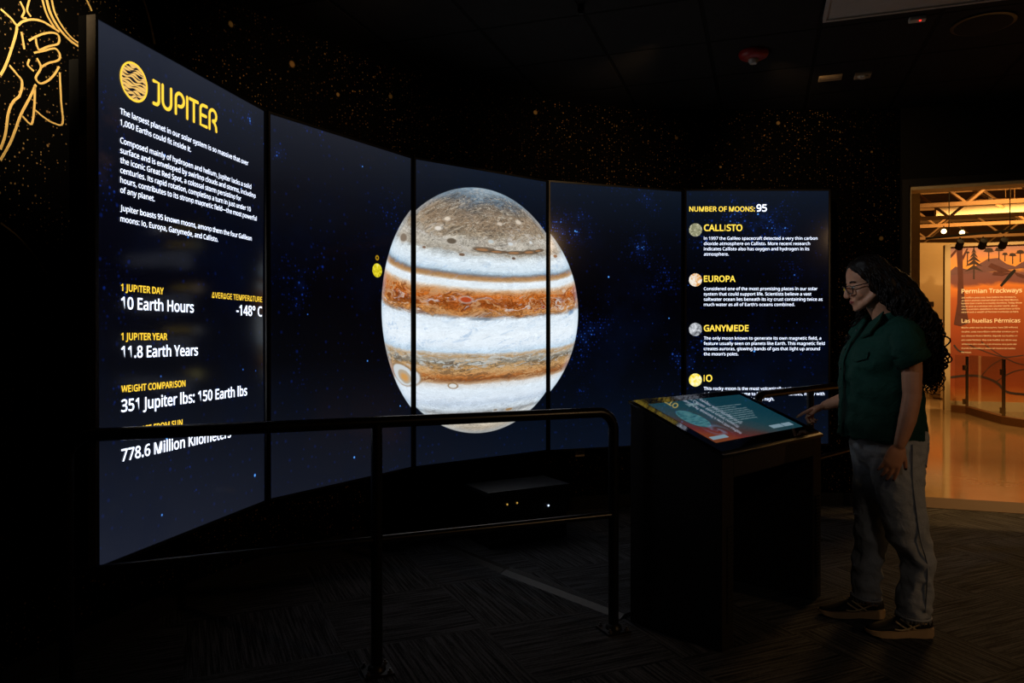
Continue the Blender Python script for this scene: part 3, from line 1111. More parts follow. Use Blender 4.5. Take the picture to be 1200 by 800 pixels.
def stroke(mb, pts, w, y=.0035, n=8):
    """a flat round-ended pen stroke in the panel plane"""
    P = [V((a, 0, b)) for a, b in pts]
    m = len(P)
    lft, rgt = [], []
    for i in range(m):
        d = (P[min(m - 1, i + 1)] - P[max(0, i - 1)]).normalized()
        s = V((-d.z, 0, d.x)) * w
        lft.append(P[i] + s)
        rgt.append(P[i] - s)
    fs, vs = [], [V((p.x, y, p.z)) for p in lft + rgt]
    for i in range(m - 1):
        fs.append((i, i + 1, m + i + 1, m + i))
    mb.add(vs, fs)
    for p in (P[0], P[-1]):
        ring = [V((p.x + cos(2 * pi * k / 12) * w, y, p.z + sin(2 * pi * k / 12) * w)) for k in range(12)]
        mb.add(ring, [tuple(range(12))])


def arc(cx, cz, rx, rz, a0, a1, n=10):
    return [(cx + rx * cos(R(a0 + (a1 - a0) * k / n)), cz + rz * sin(R(a0 + (a1 - a0) * k / n))) for k in range(n + 1)]


# title lettering
tb = MB()
b, t, w = 1.692, 1.778, .0068
m_ = (b + t) / 2
stroke(tb, [(.283, t), (.312, t)] + [(.312, b + .022)] + arc(.297, b + .018, .015, .018, 0, -90, 6) + [(.283, b)], w)
stroke(tb, [(.334, t), (.334, b + .028)] + arc(.359, b + .028, .025, .028, 180, 360, 10) + [(.384, t)], w)
stroke(tb, [(.412, b), (.412, t - .028)] + arc(.437, t - .026, .025, .026, 180, -90, 16) + [(.430, t - .052)], w)
stroke(tb, [(.483, t), (.483, b)], w)
stroke(tb, [(.500, t), (.552, t)], w)
stroke(tb, [(.526, t), (.526, b)], w)
stroke(tb, [(.613, t), (.592, t)] + arc(.592, t - .02, .022, .02, 90, 180, 6) + [(.570, b), (.613, b)], w)
stroke(tb, [(.572, m_), (.608, m_)], w)
stroke(tb, [(.632, b), (.632, t - .026)] + arc(.656, t - .024, .024, .024, 180, -60, 14) + [(.656, m_ - .004)], w)
stroke(tb, [(.656, m_ - .006), (.668, m_ - .012), (.678, m_ - .026), (.680, b)], w)
tb.build('title_lettering', M['ytext'], panels[0], world=False)
# round planet emblem
lb = MB()
cx, cz = .178, 1.737
lb.add([V((cx + .066 * cos(2 * pi * k / 40), .0045, cz + .066 * sin(2 * pi * k / 40))) for k in range(40)], [tuple(range(40))], 1)
for k in range(40):
    a0, a1 = 2 * pi * k / 40, 2 * pi * (k + 1) / 40
    q = lambda r, a: V((cx + r * cos(a), .0035, cz + r * sin(a)))
    lb.quad(q(.065, a0), q(.065, a1), q(.072, a1), q(.072, a0))
for zz, th, ph in ((.050, .0045, 0), (.040, .0035, 1), (.030, .006, 2.2), (.019, .0028, 3), (.006, .0065, 4.2), (-.006, .0032, 5), (-.017, .0020, 0.6), (-.030, .0058, 1.4), (-.040, .0026, 3.3), (-.050, .0040, 2.0), (-.058, .002, .4)):
    half = sqrt(.066 ** 2 - zz ** 2) * .93
    pts = [(cx - half + 2 * half * k / 14, cz + zz + .0035 * sin(ph + k * .8)) for k in range(15)]
    P = pts
    for k in range(14):
        w0 = th * (.55 + .45 * sin(ph * 2 + k * .9)) * (1 if 0 < k < 13 else .4)
        w1 = th * (.55 + .45 * sin(ph * 2 + (k + 1) * .9)) * (1 if k < 12 else .3)
        lb.quad(V((P[k][0], .0040, P[k][1] - w0)), V((P[k + 1][0], .0040, P[k + 1][1] - w1)), V((P[k + 1][0], .0040, P[k + 1][1] + w1)), V((P[k][0], .0040, P[k][1] + w0)), 2)
lb.build('planet_emblem', [M['ytext'], glow('emblem_fill', (250, 200, 110), .95), M['inkdark']], panels[0], world=False)

BB = .006
screen_text(0, 'paragraph', 'The largest planet in our solar system is so massive that over', .107, 1.6, .821, bold=BB, lines=['1,000 Earths could fit inside it.'], gap=.040)
SZ = text_mesh('The largest planet in our solar system is so massive that over', .821, bold=BB)[2]
screen_text(0, 'paragraph', 'Composed mainly of hydrogen and helium, Jupiter lacks a solid', .107, 1.495, size=SZ, bold=BB,
            lines=['surface and is enveloped by swirling clouds and storms, including', 'the iconic Great Red Spot, a colossal storm persisting for', 'centuries. Its rapid rotation, completing a turn in just under 10',
                   'hours, contributes to its strong magnetic field\u2014the most powerful', 'of any planet.'], gap=.0357)
screen_text(0, 'paragraph', 'Jupiter boasts 95 known moons, among them the four Galilean', .107, 1.252, size=SZ, bold=BB, lines=['moons: Io, Europa, Ganymede, and Callisto.'], gap=.0395)
for hd, hw_, hz, st, sw_, sz in (('1 JUPITER DAY', .229, .963, '10 Earth Hours', .414, .898), ('1 JUPITER YEAR', .249, .785, '11.8 Earth Years', .441, .72), ('WEIGHT COMPARISON', .359, .595, '351 Jupiter lbs: 150 Earth lbs', .806, .525), ('DISTANCE FROM SUN', .340, .437, '778.6 Million Kilometers', .677, .346)):
    screen_text(0, 'fact_heading', hd, .109, hz, hw_, mat='ytext', bold=.02)
    screen_text(0, 'fact_value', st, .109, sz, sw_, bold=.014)
screen_text(0, 'fact_heading', 'AVERAGE TEMPERATURE', 1.045, .966, .40, mat='ytext', bold=.008, align='RIGHT')
screen_text(0, 'fact_value', '-148\u00b0 C', 1.045, .897, .215, bold=.012, align='RIGHT')
# last screen
screen_text(4, 'list_heading', 'NUMBER OF MOONS:', .021, 1.742, .492, mat='ytext2', bold=.018)
screen_text(4, 'list_count', '95', .525, 1.742, .078, bold=.02)
SZ5 = text_mesh('In 1997 the Galileo spacecraft detected a very thin carbon', .851)[2]
for nm, wd_, v0, tv, lines in (('CALLISTO', .288, 1.596, 1.529, ['In 1997 the Galileo spacecraft detected a very thin carbon', 'dioxide atmosphere on Callisto. More recent research', 'indicates Callisto also has oxygen and hydrogen in its', 'atmosphere.']),
                               ('EUROPA', .237, 1.215, 1.151, ['Considered one of the most promising places in our solar', 'system that could support life. Scientists believe a vast', 'saltwater ocean lies beneath its icy crust containing twice as', "much water as all of Earth\u2019s oceans combined."]),
                               ('GANYMEDE', .336, .844, .780, ['The only moon known to generate its own magnetic field, a', 'feature usually seen on planets like Earth. This magnetic field', 'creates auroras, glowing bands of gas that light up around', "the moon\u2019s poles."]),
                               ('IO', .064, .466, .402, ['This rocky moon is the most volcanically active world in our', 'solar system. It is home to hundreds of volcanoes, many with', 'lava fountains dozens of miles high.'])):
    screen_text(4, 'moon_name', nm, .131, v0, wd_, mat='ytext2', bold=.02)
    screen_text(4, 'moon_paragraph', lines[0], .131, tv, size=SZ5, lines=lines[1:], gap=.0395)
for nm, v0, mt in (('moon_picture', 1.603, moon_material('mottled_grey_green_moon', [(.3, L(92, 92, 70)), (.5, L(150, 150, 118)), (.66, L(206, 204, 176)), (.8, L(240, 238, 220))], 60, 3.1)),
                   ('moon_picture', 1.228, moon_material('white_orange_moon', [(.3, L(186, 108, 40)), (.44, L(226, 170, 104)), (.52, L(236, 226, 210)), (.8, L(250, 250, 244))], 26, 5.2)),
                   ('moon_picture', .857, moon_material('grey_white_moon', [(.32, L(40, 42, 48)), (.46, L(140, 144, 150)), (.6, L(220, 224, 230)), (.8, L(250, 250, 250))], 22, 1.7)),
                   ('moon_picture', .477, moon_material('yellow_moon', [(.3, L(236, 190, 20)), (.45, L(246, 224, 60)), (.58, L(252, 246, 190)), (.8, L(255, 255, 236))], 24, 8.4))):
    mb = MB()
    mb.add([V((.068 + .049 * cos(2 * pi * k / 36), .0035, v0 + .049 * sin(2 * pi * k / 36))) for k in range(36)], [tuple(range(36))])
    mb.build(nm, mt, panels[4], world=False)


# ------------------------------------------------------------------ guard rails
def guard_rail(name, P0, P1, mids, label, z_top=.965, z_mid=.511, end1=True):
    a, b = V(P0), V(P1)
    d = (b - a).normalized()
    n = V((-d.y, d.x, 0))
    rz = atan2(d.y, d.x)
    r = thing(name, (a.x, a.y, 0), rz, label, 'railing')
    rad, bend = .0225, .075
    path = [V((a.x, a.y, .012)), V((a.x, a.y, z_top - bend))]
    for k in range(1, 7):
        t = pi / 2 * k / 6
        path.append(a + d * (bend * (1 - cos(t))) + V((0, 0, z_top - bend + bend * sin(t))))
    if end1:
        for k in range(7):
            t = pi / 2 * k / 6
            path.append(b - d * (bend * (1 - sin(t))) + V((0, 0, z_top - bend + bend * cos(t))))
        path.append(V((b.x, b.y, .012)))
    else:
        path.append(V((b.x, b.y, z_top)))
    MB().tube(path, rad, 16).build('bent_frame', M['rail'], r, smooth=60)
    MB().tube([V((a.x, a.y, z_mid)), V((b.x, b.y, z_mid))], .0155, 12).build('middle_rail', M['rail'], r, smooth=60)
    feet = [a] + ([b] if end1 else [])
    for t in mids:
        p = a.lerp(b, t)
        feet.append(p)
        MB().tube([V((p.x, p.y, .012)), V((p.x, p.y, z_top - .01))], rad, 16).build('post', M['rail'], r, smooth=60)
    rot = Matrix.Rotation(rz, 3, 'Z')
    for p in feet:
        pl = MB()
        pl.box((p.x, p.y, .005), (.115, .115, .01), rot)
        pl.lathe((p.x, p.y, .008), [(.036, 0), (.034, .012), (.0235, .022)], 20)
        plo = pl.build('base_plate', M['steel'], r, smooth=40)
        for sx in (-1, 1):
            for sy in (-1, 1):
                q = p + d * (.042 * sx) + n * (.042 * sy)
                MB().lathe((q.x, q.y, .0095), [(.009, 0), (.009, .008), (.005, .008), (.005, .016)], 8).build('bolt', M['bolt'], plo, smooth=30)
    return r


guard_rail('guard_rail', (-1.478, 2.447, 0), (.448, 3.257, 0), [.496], 'black tubular guard rail standing in front of the planet screens')
q0, q1 = V((1.40, 4.22, 0)), V((2.66, 5.45, 0))
guard_rail('guard_rail', q0, q1, [.40], 'black tubular guard rail behind the touch kiosk and the visitor')

# ------------------------------------------------------------------ touch kiosk
KD, KA, KW, KDP, KF, KB = V((.861, 3.019, 0)), .774, .956, .463, .815, 1.004
kr = thing('touch_kiosk', KD, KA, 'black floor-standing touch kiosk with slanted lit screen beside the visitor', 'kiosk')
topz = lambda y: KF + (KB - KF) * y / KDP


def kprism(mb, x0, x1, prof):
    mb.prism([V((x0, y, z)) for y, z in prof], (x1 - x0, 0, 0))


sl = .014   # thickness of the sloping lid
LEG = .092
side = [(0, 0), (KDP, 0), (KDP, topz(KDP) - sl), (0, topz(0) - sl)]
for x0 in (0, KW - LEG):
    mb = MB()
    kprism(mb, x0, x0 + LEG, side)
    so = mb.build('side_pedestal', M['kbody'], kr, bevel=.003, world=False)
    # louvred vent low on the front
    vb = MB()
    xc = x0 + LEG * .5 + (.012 if x0 == 0 else 0)
    vb.box((xc, -.001, .31), (.046, .004, .40))
    for k in range(24):
        vb.box((xc, -.0035, .12 + k * .0165), (.042, .003, .007), None, 1)
    vb.build('vent', [M['dark'], M['kbody']], so, world=False)
mb = MB()
kprism(mb, LEG, KW - LEG, [(0, .712), (.02, .712), (.02, topz(.02) - sl), (0, topz(0) - sl)])
mb.build('front_apron', M['kbody'], kr, world=False)
mb = MB()
mb.box((KW / 2, KDP - .012, .48), (KW - 2 * LEG, .02, .94))
mb.build('back_panel', M['dark'], kr, world=False)
mb = MB()
kprism(mb, LEG, KW - LEG, [(.02, .70), (KDP - .03, .70), (KDP - .03, .72), (.02, .72)])
mb.build('shelf', M['dark'], kr, world=False)
lid = MB()
ov = .008
kprism(lid, -ov, KW + ov, [(-ov, topz(-ov) - sl), (KDP + ov, topz(KDP + ov) - sl), (KDP + ov, topz(KDP + ov)), (-ov, topz(-ov))])
ldo = lid.build('lid', M['bezel'], kr, bevel=.002, world=False)
gl = MB()
g0, g1 = .008, KDP - .008
up_ = .006
gl.prism([V((.006, g0, topz(g0) + .0005)), V((KW - .006, g0, topz(g0) + .0005)), V((KW - .006, g1, topz(g1) + .0005)), V((.006, g1, topz(g1) + .0005))], (0, 0, up_))
gl.build('glass_plate', M['kglass'], kr, world=False)
# picture area
X0, X1 = .061, .893
Y0, Y1 = .07 * cos(R(22.2)), .442 * cos(R(22.2))
lift = up_ + .0015
sm = MB()
sm.quad(V((X0, Y0, topz(Y0) + lift)), V((X1, Y0, topz(Y0) + lift)), V((X1, Y1, topz(Y1) + lift)), V((X0, Y1, topz(Y1) + lift)))
ks = sm.build('screen', M['kscreen'], kr, world=False)
ul = ks.data.uv_layers.new(name='UVMap')
for lp, c in zip(ks.data.loops, ((0, 0), (1, 0), (1, 1), (0, 1))):
    ul.data[lp.index].uv = c


def kpt(x, d, h=.0012):
    """x along the kiosk front, d up the slope from the front edge"""
    y = d * cos(R(22.2))
    return V((x, y, topz(y) + lift + h))


def ktext(name, body, x, d, width=None, size=None, mat='kwhite', lines=None, gap=.016, bold=.0):
    mb = MB()
    k = size
    for q, bl in enumerate([body] + (lines or [])):
        vs, fs, kk = text_mesh(bl, width if k is None else None, size=k, bold=bold)
        k = k or kk
        mb.add([kpt(x + p.x, d - q * gap + p.y) for p in vs], fs)
    mb.build(name, M[mat], ks, world=False)


ktext('caption', 'Jupiter', .31, .385, .10, bold=.02)
ktext('paragraph', 'The largest planet in our solar system is so massive', .40, .34, .34, lines=['that over 1,000 Earths could fit inside it.', 'Composed mainly of hydrogen and helium, Jupiter', 'lacks a solid surface and is enveloped by swirling', 'clouds and storms, including the iconic Great Red', 'Spot, a colossal storm persisting for centuries.', 'Its rapid rotation, completing a turn in just', 'under 10 hours, contributes to its strong', 'magnetic field.'], gap=.019)
for x0, x1, d0, d1 in ((.075, .205, .092, .116), (.63, .74, .096, .124), (.75, .845, .096, .124)):
    bb = MB()
    bb.quad(kpt(x0, d0), kpt(x1, d0), kpt(x1, d1), kpt(x0, d1))
    bb.build('button', M['kbutton'], ks, world=False)

# ------------------------------------------------------------------ equipment on the floor
er = thing('equipment_cabinet', (-.14, 4.50, 0), R(29.5), 'low black equipment box with status lights on floor under the screens', 'equipment box')
mb = MB()
mb.box((.285, .15, .165), (.57, .30, .31))
mb.box((.285, .15, .005), (.53, .26, .01))
mb.build('case', M['plastic'], er, bevel=.006, world=False)
mb = MB()
mb.box((.285, .15, .335), (.60, .33, .03))
mb.build('top_plate', M['box'], er, bevel=.004, world=False)
mb = MB()
mb.box((.285, -.004, .17), (.53, .008, .22))
for k in range(7):
    mb.box((.20, -.010, .085 + k * .028), (.32, .006, .010))
fp = mb.build('front_panel', M['plastic'], er, world=False)
for x, z, mtl in ((.12, .265, 'ledamber'), (.19, .267, 'ledamber'), (.42, .225, 'led')):
    MB().ell((x, -.014, z), (.006, .004, .006), nu=10, nv=6).build('status_light', M[mtl], fp, world=False)


def strip(name, a, b, w, h, mat, label):
    a, b = V(a), V(b)
    d = (b - a)
    Lg = d.length
    r = thing(name, (a.x, a.y, 0), atan2(d.y, d.x), label, 'cable cover', 'cable covers on the carpet')
    mb = MB()
    mb.prism([V((0, -w / 2, 0)), V((0, w / 2, 0)), V((0, w * .22, h)), V((0, -w * .22, h))], (Lg, 0, 0))
    mb.build('ramp', M[mat], r, world=False)
    rb = MB()
    for k in range(-2, 3):
        rb.box((Lg / 2, k * w * .075, h + .0008), (Lg, w * .03, .0024))
    rb.build('ribs', M[mat], r, world=False)


strip('cable_cover', onz(516, 637, 0), onz(595, 669, 0), .10, .014, 'cableblack', 'short black cable cover running from the equipment box')
strip('cable_cover', onz(596, 669.5, 0), onz(736, 722, 0), .115, .016, 'cable', 'grey ribbed cable cover leading to the kiosk')
# small things on the wall below the screens


def wall_plate(name, px, py, w, h, mat, label, cat, detail):
    p, nn = on_wall(px, py, 0)
    r = thing(name, p, atan2(nn.x, -nn.y), label, cat)
    mb = MB()
    mb.box((0, -.006, 0), (w, .012, h))
    mb.build('plate', M[mat], r, bevel=.002, world=False)
    for x, z, a, b in detail:
        MB().box((x, -.013, z), (a, .004, b)).build('socket', M['dark'], r, world=False)


wall_plate('power_outlet', 617, 539, .13, .075, 'plastic', 'dark twin power outlet low on the wall under the planet', 'outlet', [(-.03, 0, .035, .04), (.03, 0, .035, .04)])
wall_plate('lit_wall_patch', 679, 531, .075, .045, 'beige', 'warm-lit bit of wall under the starry screen, drawn as a tan plate', 'lit_patch', [(0, .004, .03, .006)])  # added tan plate stands for a bit of wall in warm light

# ------------------------------------------------------------------ ceiling fittings
c0 = onz(883, 61, WALL_H)
r = thing('fire_alarm_strobe', (c0.x, c0.y, WALL_H), 0, 'round red fire alarm strobe on the black ceiling', 'fire alarm')
MB().lathe((0, 0, 0), [(.088, 0), (.09, -.012), (.082, -.03), (.06, -.042), (.02, -.045), (.001, -.045)], 32).build('base', M['red'], r, smooth=50, world=False)
mb = MB()
mb.lathe((0, 0, -.04), [(.030, 0), (.032, -.016), (.022, -.032), (.001, -.036)], 12)
mb.build('strobe_lens', M['lens'], r, smooth=30, world=False)

for px, py, nm, lb, sz, dome in ((973, 90, 'ceiling_plate', 'plain beige plate on the dark ceiling near the alarm', (.145, .085), False), (1011, 87, 'ceiling_sensor', 'small beige ceiling sensor with a rounded lens', (.10, .10), True)):
    p = onz(px, py, WALL_H)
    r = thing(nm, (p.x, p.y, WALL_H), R(-19), lb, 'sensor' if dome else 'ceiling plate')
    MB().box((0, 0, -.008), (sz[0], sz[1], .016)).build('plate', M['beige'], r, bevel=.003, world=False)
    if dome:
        MB().ell((0, -.01, -.016), (.035, .03, .02)).build('lens', M['white'], r, smooth=180, world=False)
    else:
        MB().box((0, 0, -.017), (sz[0] * .8, sz[1] * .6, .004)).build('grille', M['beige'], r, world=False)
p = onz(1075, 20, WALL_H)
r = thing('motion_sensor', (p.x, p.y, WALL_H), R(-19), 'small white ceiling sensor with a glowing red light', 'sensor')
MB().box((0, 0, -.012), (.085, .045, .024)).build('body', M['white'], r, bevel=.006, world=False)
MB().ell((.012, -.012, -.025), (.006, .006, .004), nu=10, nv=6).build('red_light', M['ledred'], r, world=False)
p = onz(1152, 27, WALL_H)
r = thing('ceiling_speaker', (p.x, p.y, WALL_H), 0, 'round black speaker grille in the ceiling near the doorway', 'speaker')
MB().lathe((0, 0, 0), [(.16, 0), (.16, -.008), (.145, -.012)], 40).build('rim', M['plastic'], r, smooth=40, world=False)
mb = MB()
mb.lathe((0, 0, -.008), [(.144, 0), (.142, -.006), (.001, -.010)], 40)
mb.build('grille', M['dark'], r, smooth=60, world=False)
# pale lay-in panel (switched-off light) and its dark grid bars
pa, pb = onz(964, 22.5, WALL_H), onz(1150, -1, WALL_H)
d = (pb - pa).normalized()
nrm = V((-d.y, d.x, 0))
lr = thing('ceiling_light', (pa.x, pa.y, WALL_H), atan2(d.y, d.x), 'switched-off pale grey ceiling light panel above the doorway', 'ceiling light')
Lg = 1.20
mb = MB()
mb.box((Lg / 2, -.30, -.006), (Lg - .03, .57, .012))
mb.build('diffuser', M['troffer'], lr, world=False)
mb = MB()
for y in (-.585, -.008):
    mb.box((Lg / 2, y, -.01), (Lg, .018, .02))
for x in (.008, Lg - .008):
    mb.box((x, -.30, -.01), (.018, .57, .02))
mb.build('frame', M['troffer'], lr, world=False)
p = onz(681, 5, WALL_H)
r = thing('ceiling_hook', (p.x, p.y, WALL_H), R(-19), 'small metal hanger clipped to the ceiling grid', 'hanger')
mb = MB()
mb.box((0, 0, -.02), (.035, .008, .04))
mb.box((0, .0, -.045), (.022, .02, .012))
mb.build('clip', M['steel'], r, world=False)

# ------------------------------------------------------------------ gallery contents
# interpretive panel
B0, B1 = V((7.90, 13.32, 0)), V((10.3, 12.45, 0))
bd = (B1 - B0).normalized()
bl_ = (B1 - B0).length
br = thing('exhibit_panel', B0, atan2(bd.y, bd.x), 'tall orange desert mural panel headed Permian Trackways beyond the doorway', 'exhibit panel')
BH, BZ = 2.93, .16
mb = MB()
mb.box((bl_ / 2, .06, BZ + (BH - BZ) / 2), (bl_, .08, BH - BZ))
go = mb.build('graphic', M['mural'], br, world=False)
ul = go.data.uv_layers.new(name='UVMap')
for lp in go.data.loops:
    c = go.data.vertices[lp.vertex_index].co
    ul.data[lp.index].uv = (c.x / 2, (c.z - BZ) / (BH - BZ))
mb = MB()
mb.box((-.045, .04, BH / 2 + .02), (.09, .16, BH + .04))
mb.box((bl_ / 2, .04, BH + .025), (bl_, .16, .05))
mb.build('frame', M['mdf'], br, world=False)
mb = MB()
mb.box((bl_ / 2, .05, BZ / 2), (bl_, .14, BZ))
mb.build('plinth', M['mdf'], br, world=False)


def bflat(mb, pts, y=.016, mi=0):
    mb.prism([V((a, y, b)) for a, b in pts], (0, .003, 0), mi)


def bpx(px, py):
    """board coordinates of a point seen in the photograph"""
    d = ray(px, py)
    n = V((-bd.y, bd.x, 0))
    k = n.dot(B0) / n.dot(d)
    p = d * k
    return ((V((p.x, p.y, 0)) - B0).dot(bd), p.z + CH)


# big trunk, conifer, hill line, round-topped trees, branch
mb = MB()
hills = [bpx(1113, 318), bpx(1120, 312), bpx(1135, 316), bpx(1146, 310), bpx(1158, 303), bpx(1170, 302), bpx(1180, 309), bpx(1190, 312), bpx(1200, 306), (bl_, 2.55), (bl_, 2.35)] + [bpx(1198, 314), bpx(1160, 318), bpx(1113, 322)]
bflat(mb, hills, .017)
mb.build('hill_silhouette', M['mtn'], go, world=False)
mb = MB()
tr = [bpx(1121, 289), bpx(1128, 289), bpx(1129, 330), bpx(1131, 355), bpx(1136, 378), bpx(1126, 382), bpx(1118, 380), bpx(1122, 355), bpx(1123, 325)]
bflat(mb, tr, .014)
for pts in ([(1113, 300), (1121, 291), (1121, 295), (1113, 304)], [(1128, 300), (1133, 291), (1135, 291), (1129, 305)]):
    bflat(mb, [bpx(*q) for q in pts], .0145)
mb.build('tree_trunk', M['tree'], go, world=False)
mb = MB()
for py, w in ((294, 3), (299, 5), (304, 8), (309, 10), (315, 11)):
    bflat(mb, [bpx(1141.5, py - 5), bpx(1141.5 + w, py + 3), bpx(1141.5, py), bpx(1141.5 - w, py + 3)], .014)
bflat(mb, [bpx(1140.8, 290), bpx(1142.2, 290), bpx(1142.4, 327), bpx(1140.6, 327)], .0142)
for px, py, rr, base in ((1159, 294, 7, 306), (1171, 293, 6, 304), (1178, 298, 4, 306), (1187, 299, 5, 309), (1196, 296, 6, 307), (1134, 296, 3, 310)):
    bflat(mb, [bpx(px + rr * cos(t) * (.85 + .15 * sin(5 * t)), py + rr * .55 * sin(t) * (1 if sin(t) < 0 else .35)) for t in [2 * pi * k / 18 for k in range(18)]], .0138)
    bflat(mb, [bpx(px - .6, py), bpx(px + .6, py), bpx(px + .7, base), bpx(px - .7, base)], .0136)
mb.build('distant_trees', M['treedark'], go, world=False)
mb = MB()
body = [bpx(1172, 334), bpx(1184, 319), bpx(1189, 315), bpx(1191, 317), bpx(1186, 323), bpx(1174, 336)]
bflat(mb, body, .012)
for pts in ([(1186, 318), (1162, 308), (1158, 312), (1172, 319)], [(1185, 320), (1165, 318), (1163, 322), (1175, 323)], [(1188, 318), (1200, 322), (1204, 327), (1192, 323)]):
    bflat(mb, [bpx(*q) for q in pts], .0125, 1)
mb.build('dragonfly', [M['dark'], M['tree']], go, world=False)
mb = MB()
for pts, w in (([(1114, 442), (1132, 440), (1150, 441), (1168, 448), (1180, 459), (1200, 462), (1225, 466)], .020), ([(1132, 402), (1150, 410), (1176, 418), (1200, 416)], .008), ([(1150, 400), (1166, 412), (1188, 424), (1204, 428)], .007), ([(1118, 404), (1124, 411), (1130, 412)], .014), ([(1168, 447), (1186, 436), (1204, 432)], .008), ([(1150, 441), (1162, 428), (1176, 420)], .007)):
    P = [V((a, 0, b)) for a, b in [bpx(*q) for q in pts]]
    P = smooth_path(P, 4)
    for i in range(len(P) - 1):
        s = (P[i + 1] - P[i]).normalized()
        s = V((-s.z, 0, s.x)) * w
        mb.prism([V((q.x, .0145, q.z)) for q in (P[i] - s, P[i + 1] - s, P[i + 1] + s, P[i] + s)], (0, .003, 0))
mb.build('branches', M['treedark'], go, world=False)


def btext(name, body, px, py, pw, lines=None, gap=.07, bold=.02, size=None):
    x, z = bpx(px, py)
    x1 = bpx(px + pw, py)[0]
    mb = MB()
    k = size
    for q, b in enumerate([body] + (lines or [])):
        vs, fs, kk = text_mesh(b, (x1 - x) if k is None else None, size=k, bold=bold)
        k = k or kk
        mb.add([V((x + p.x, .0135, z + p.y - q * gap)) for p in vs], fs)
    mb.build(name, M['cream'], go, world=False)


btext('heading', 'Permian Trackways', 1127, 343.5, 71, bold=.018)
btext('paragraph', '280 million years ago, long before the dinosaurs,', 1127, 349.5, 64, ['amazing animals roamed what is now New Mexico,', 'leaving their tracks in a muddy shoreline. Today those', 'tracks give us a window into another world, about', 'which scientists elsewhere in the world have so little', 'record such a wealth of Permian trackways as here.'], .052, .01)
btext('heading', 'Las huellas P\u00e9rmicas', 1127, 378, 69, bold=.018)
btext('paragraph', 'Mucho antes que los dinosaurios, hace 280 millones', 1127, 384.5, 66, ['de a\u00f1os, unos maravillosos animales vagaban por lo', 'que ahora es Nuevo M\u00e9xico, dejando sus huellas en', 'una costa fangosa. Hoy esas huellas nos abren una', 'ventana a otro mundo, y en ninguna otra parte del', 'mundo los cient\u00edficos tienen tal riqueza de huellas', 'P\u00e9rmicas.'], .074, .01)

# glass barrier in front of it
gpts = [onz(1117, 482.5, 0), onz(1135, 484.5, 0), onz(1177, 497, 0), onz(1238, 507, 0)]
gr = thing('glass_barrier', gpts[0], 0, 'waist-high glass barrier with metal posts before the orange mural panel', 'barrier')
GH = 1.0
for i in range(3):
    a, b = gpts[i], gpts[i + 1]
    d = (b - a).normalized()
    n = V((-d.y, d.x, 0))
    a2, b2 = a + d * .03, b - d * .03
    mb = MB()
    mb.prism([a2 + V((0, 0, .10)), b2 + V((0, 0, .10)), b2 + V((0, 0, GH)), a2 + V((0, 0, GH))], n * .01)
    mb.build('glass_pane', M['glass'], gr)
    mb = MB()
    mb.prism([a - n * .05, b - n * .05, b + n * .05, a + n * .05], (0, 0, .12))
    mb.build('timber_base', M['wood'], gr)
    mb = MB()
    mb.box(b2 + V((0, 0, .45 + .05)), (.035, .035, .95))
    mb.box(b2 + V((0, 0, .78)) - d * .04, (.06, .05, .09))
    mb.box(b2 + V((0, 0, .2)) - d * .04, (.06, .05, .09))
    mb.build('post', M['chrome'], gr)

# brown frame post just beyond the opening
pp = onz(1069.5, 470, 0)
base = V((469.5 / 865.3 * 6.05, 6.05, 0))
r = thing('frame_post', base, R(-19), 'brown square post standing just beyond the doorway', 'post')
mb = MB()
mb.box((0, 0, 1.45), (.085, .10, 2.9))
mb.build('shaft', M['post'], r, world=False)
mb = MB()
mb.box((0, 0, .02), (.12, .14, .04))
mb.build('foot', M['casing'], r, world=False)

# cream partition with a vent, further back
pl = at(1070, 470, 15)
r = thing('partition', (pl.x - .3, 15.0, 0), 0, 'cream partition wall with a grey vent deep in the gallery', 'partition')
mb = MB()
mb.box((.65, .06, 2.45), (1.9, .12, 1.55))
mb.build('upper_panel', M['mdf'], r, world=False)
mb = MB()
mb.box((.55, -.005, 2.0 - .02), (.32, .02, .10))
for k in range(5):
    mb.box((.55, -.018, 1.945 + k * .018), (.30, .008, .006))
mb.build('vent_grille', M['box'], r, world=False)
mb = MB()
mb.box((.65, .06, 1.68), (1.9, .10, .04))
mb.build('bottom_rail', M['mdf'], r, world=False)
for x in (-.28, 1.58):
    MB().box((x, .06, .83), (.04, .10, 1.66)).build('leg', M['mdf'], r, world=False)
# picture wall behind it
r = thing('picture_panel', (8.4, 16.2, 0), 0, 'desert picture panel with a pale mountain seen past the post', 'exhibit panel')
gm = G('mountain_picture')
gx, gy, gz = gm.sep(gm.obj())
nz = gm.noise(gm.obj(), 2.2, 5, .6)
tt = gm.m('ADD', gz, gm.m('MULTIPLY', gm.m('SUBTRACT', nz, .5), .35))
gm.bsdf(Base_Color=gm.ramp(gm.m('DIVIDE', tt, 2.6), [(0, L(190, 170, 140)), (.26, L(206, 188, 160)), (.30, L(170, 100, 40)), (.42, L(196, 110, 34)), (.55, L(206, 120, 40)), (.62, L(150, 84, 40)), (.65, L(150, 150, 160)), (.71, L(176, 176, 184)), (.74, L(228, 200, 160)), (1, L(222, 206, 176))]), Roughness=.7)
mb = MB()
mb.box((1.6, .05, 1.3), (3.2, .1, 2.6))
mb.build('picture', gm.mat, r, world=False)
mb = MB()
mb.box((1.6, .0, 2.63), (3.3, .14, .06))
mb.build('top_rail', M['mdf'], r, world=False)
mb = MB()
mb.box((1.6, .0, .04), (3.3, .14, .08))
mb.build('skirting', M['mdf'], r, world=False)
mb = MB()
mb.box((1.70, -.012, 1.42), (.30, .02, .26))
mb.build('notice', M['white'], r, world=False)
r = thing('display_case', (9.0, 15.5, 0), 0, 'low cream display case at the far end of the gallery', 'display case')
mb = MB()
mb.box((.9, .2, .34), (1.8, .4, .62))
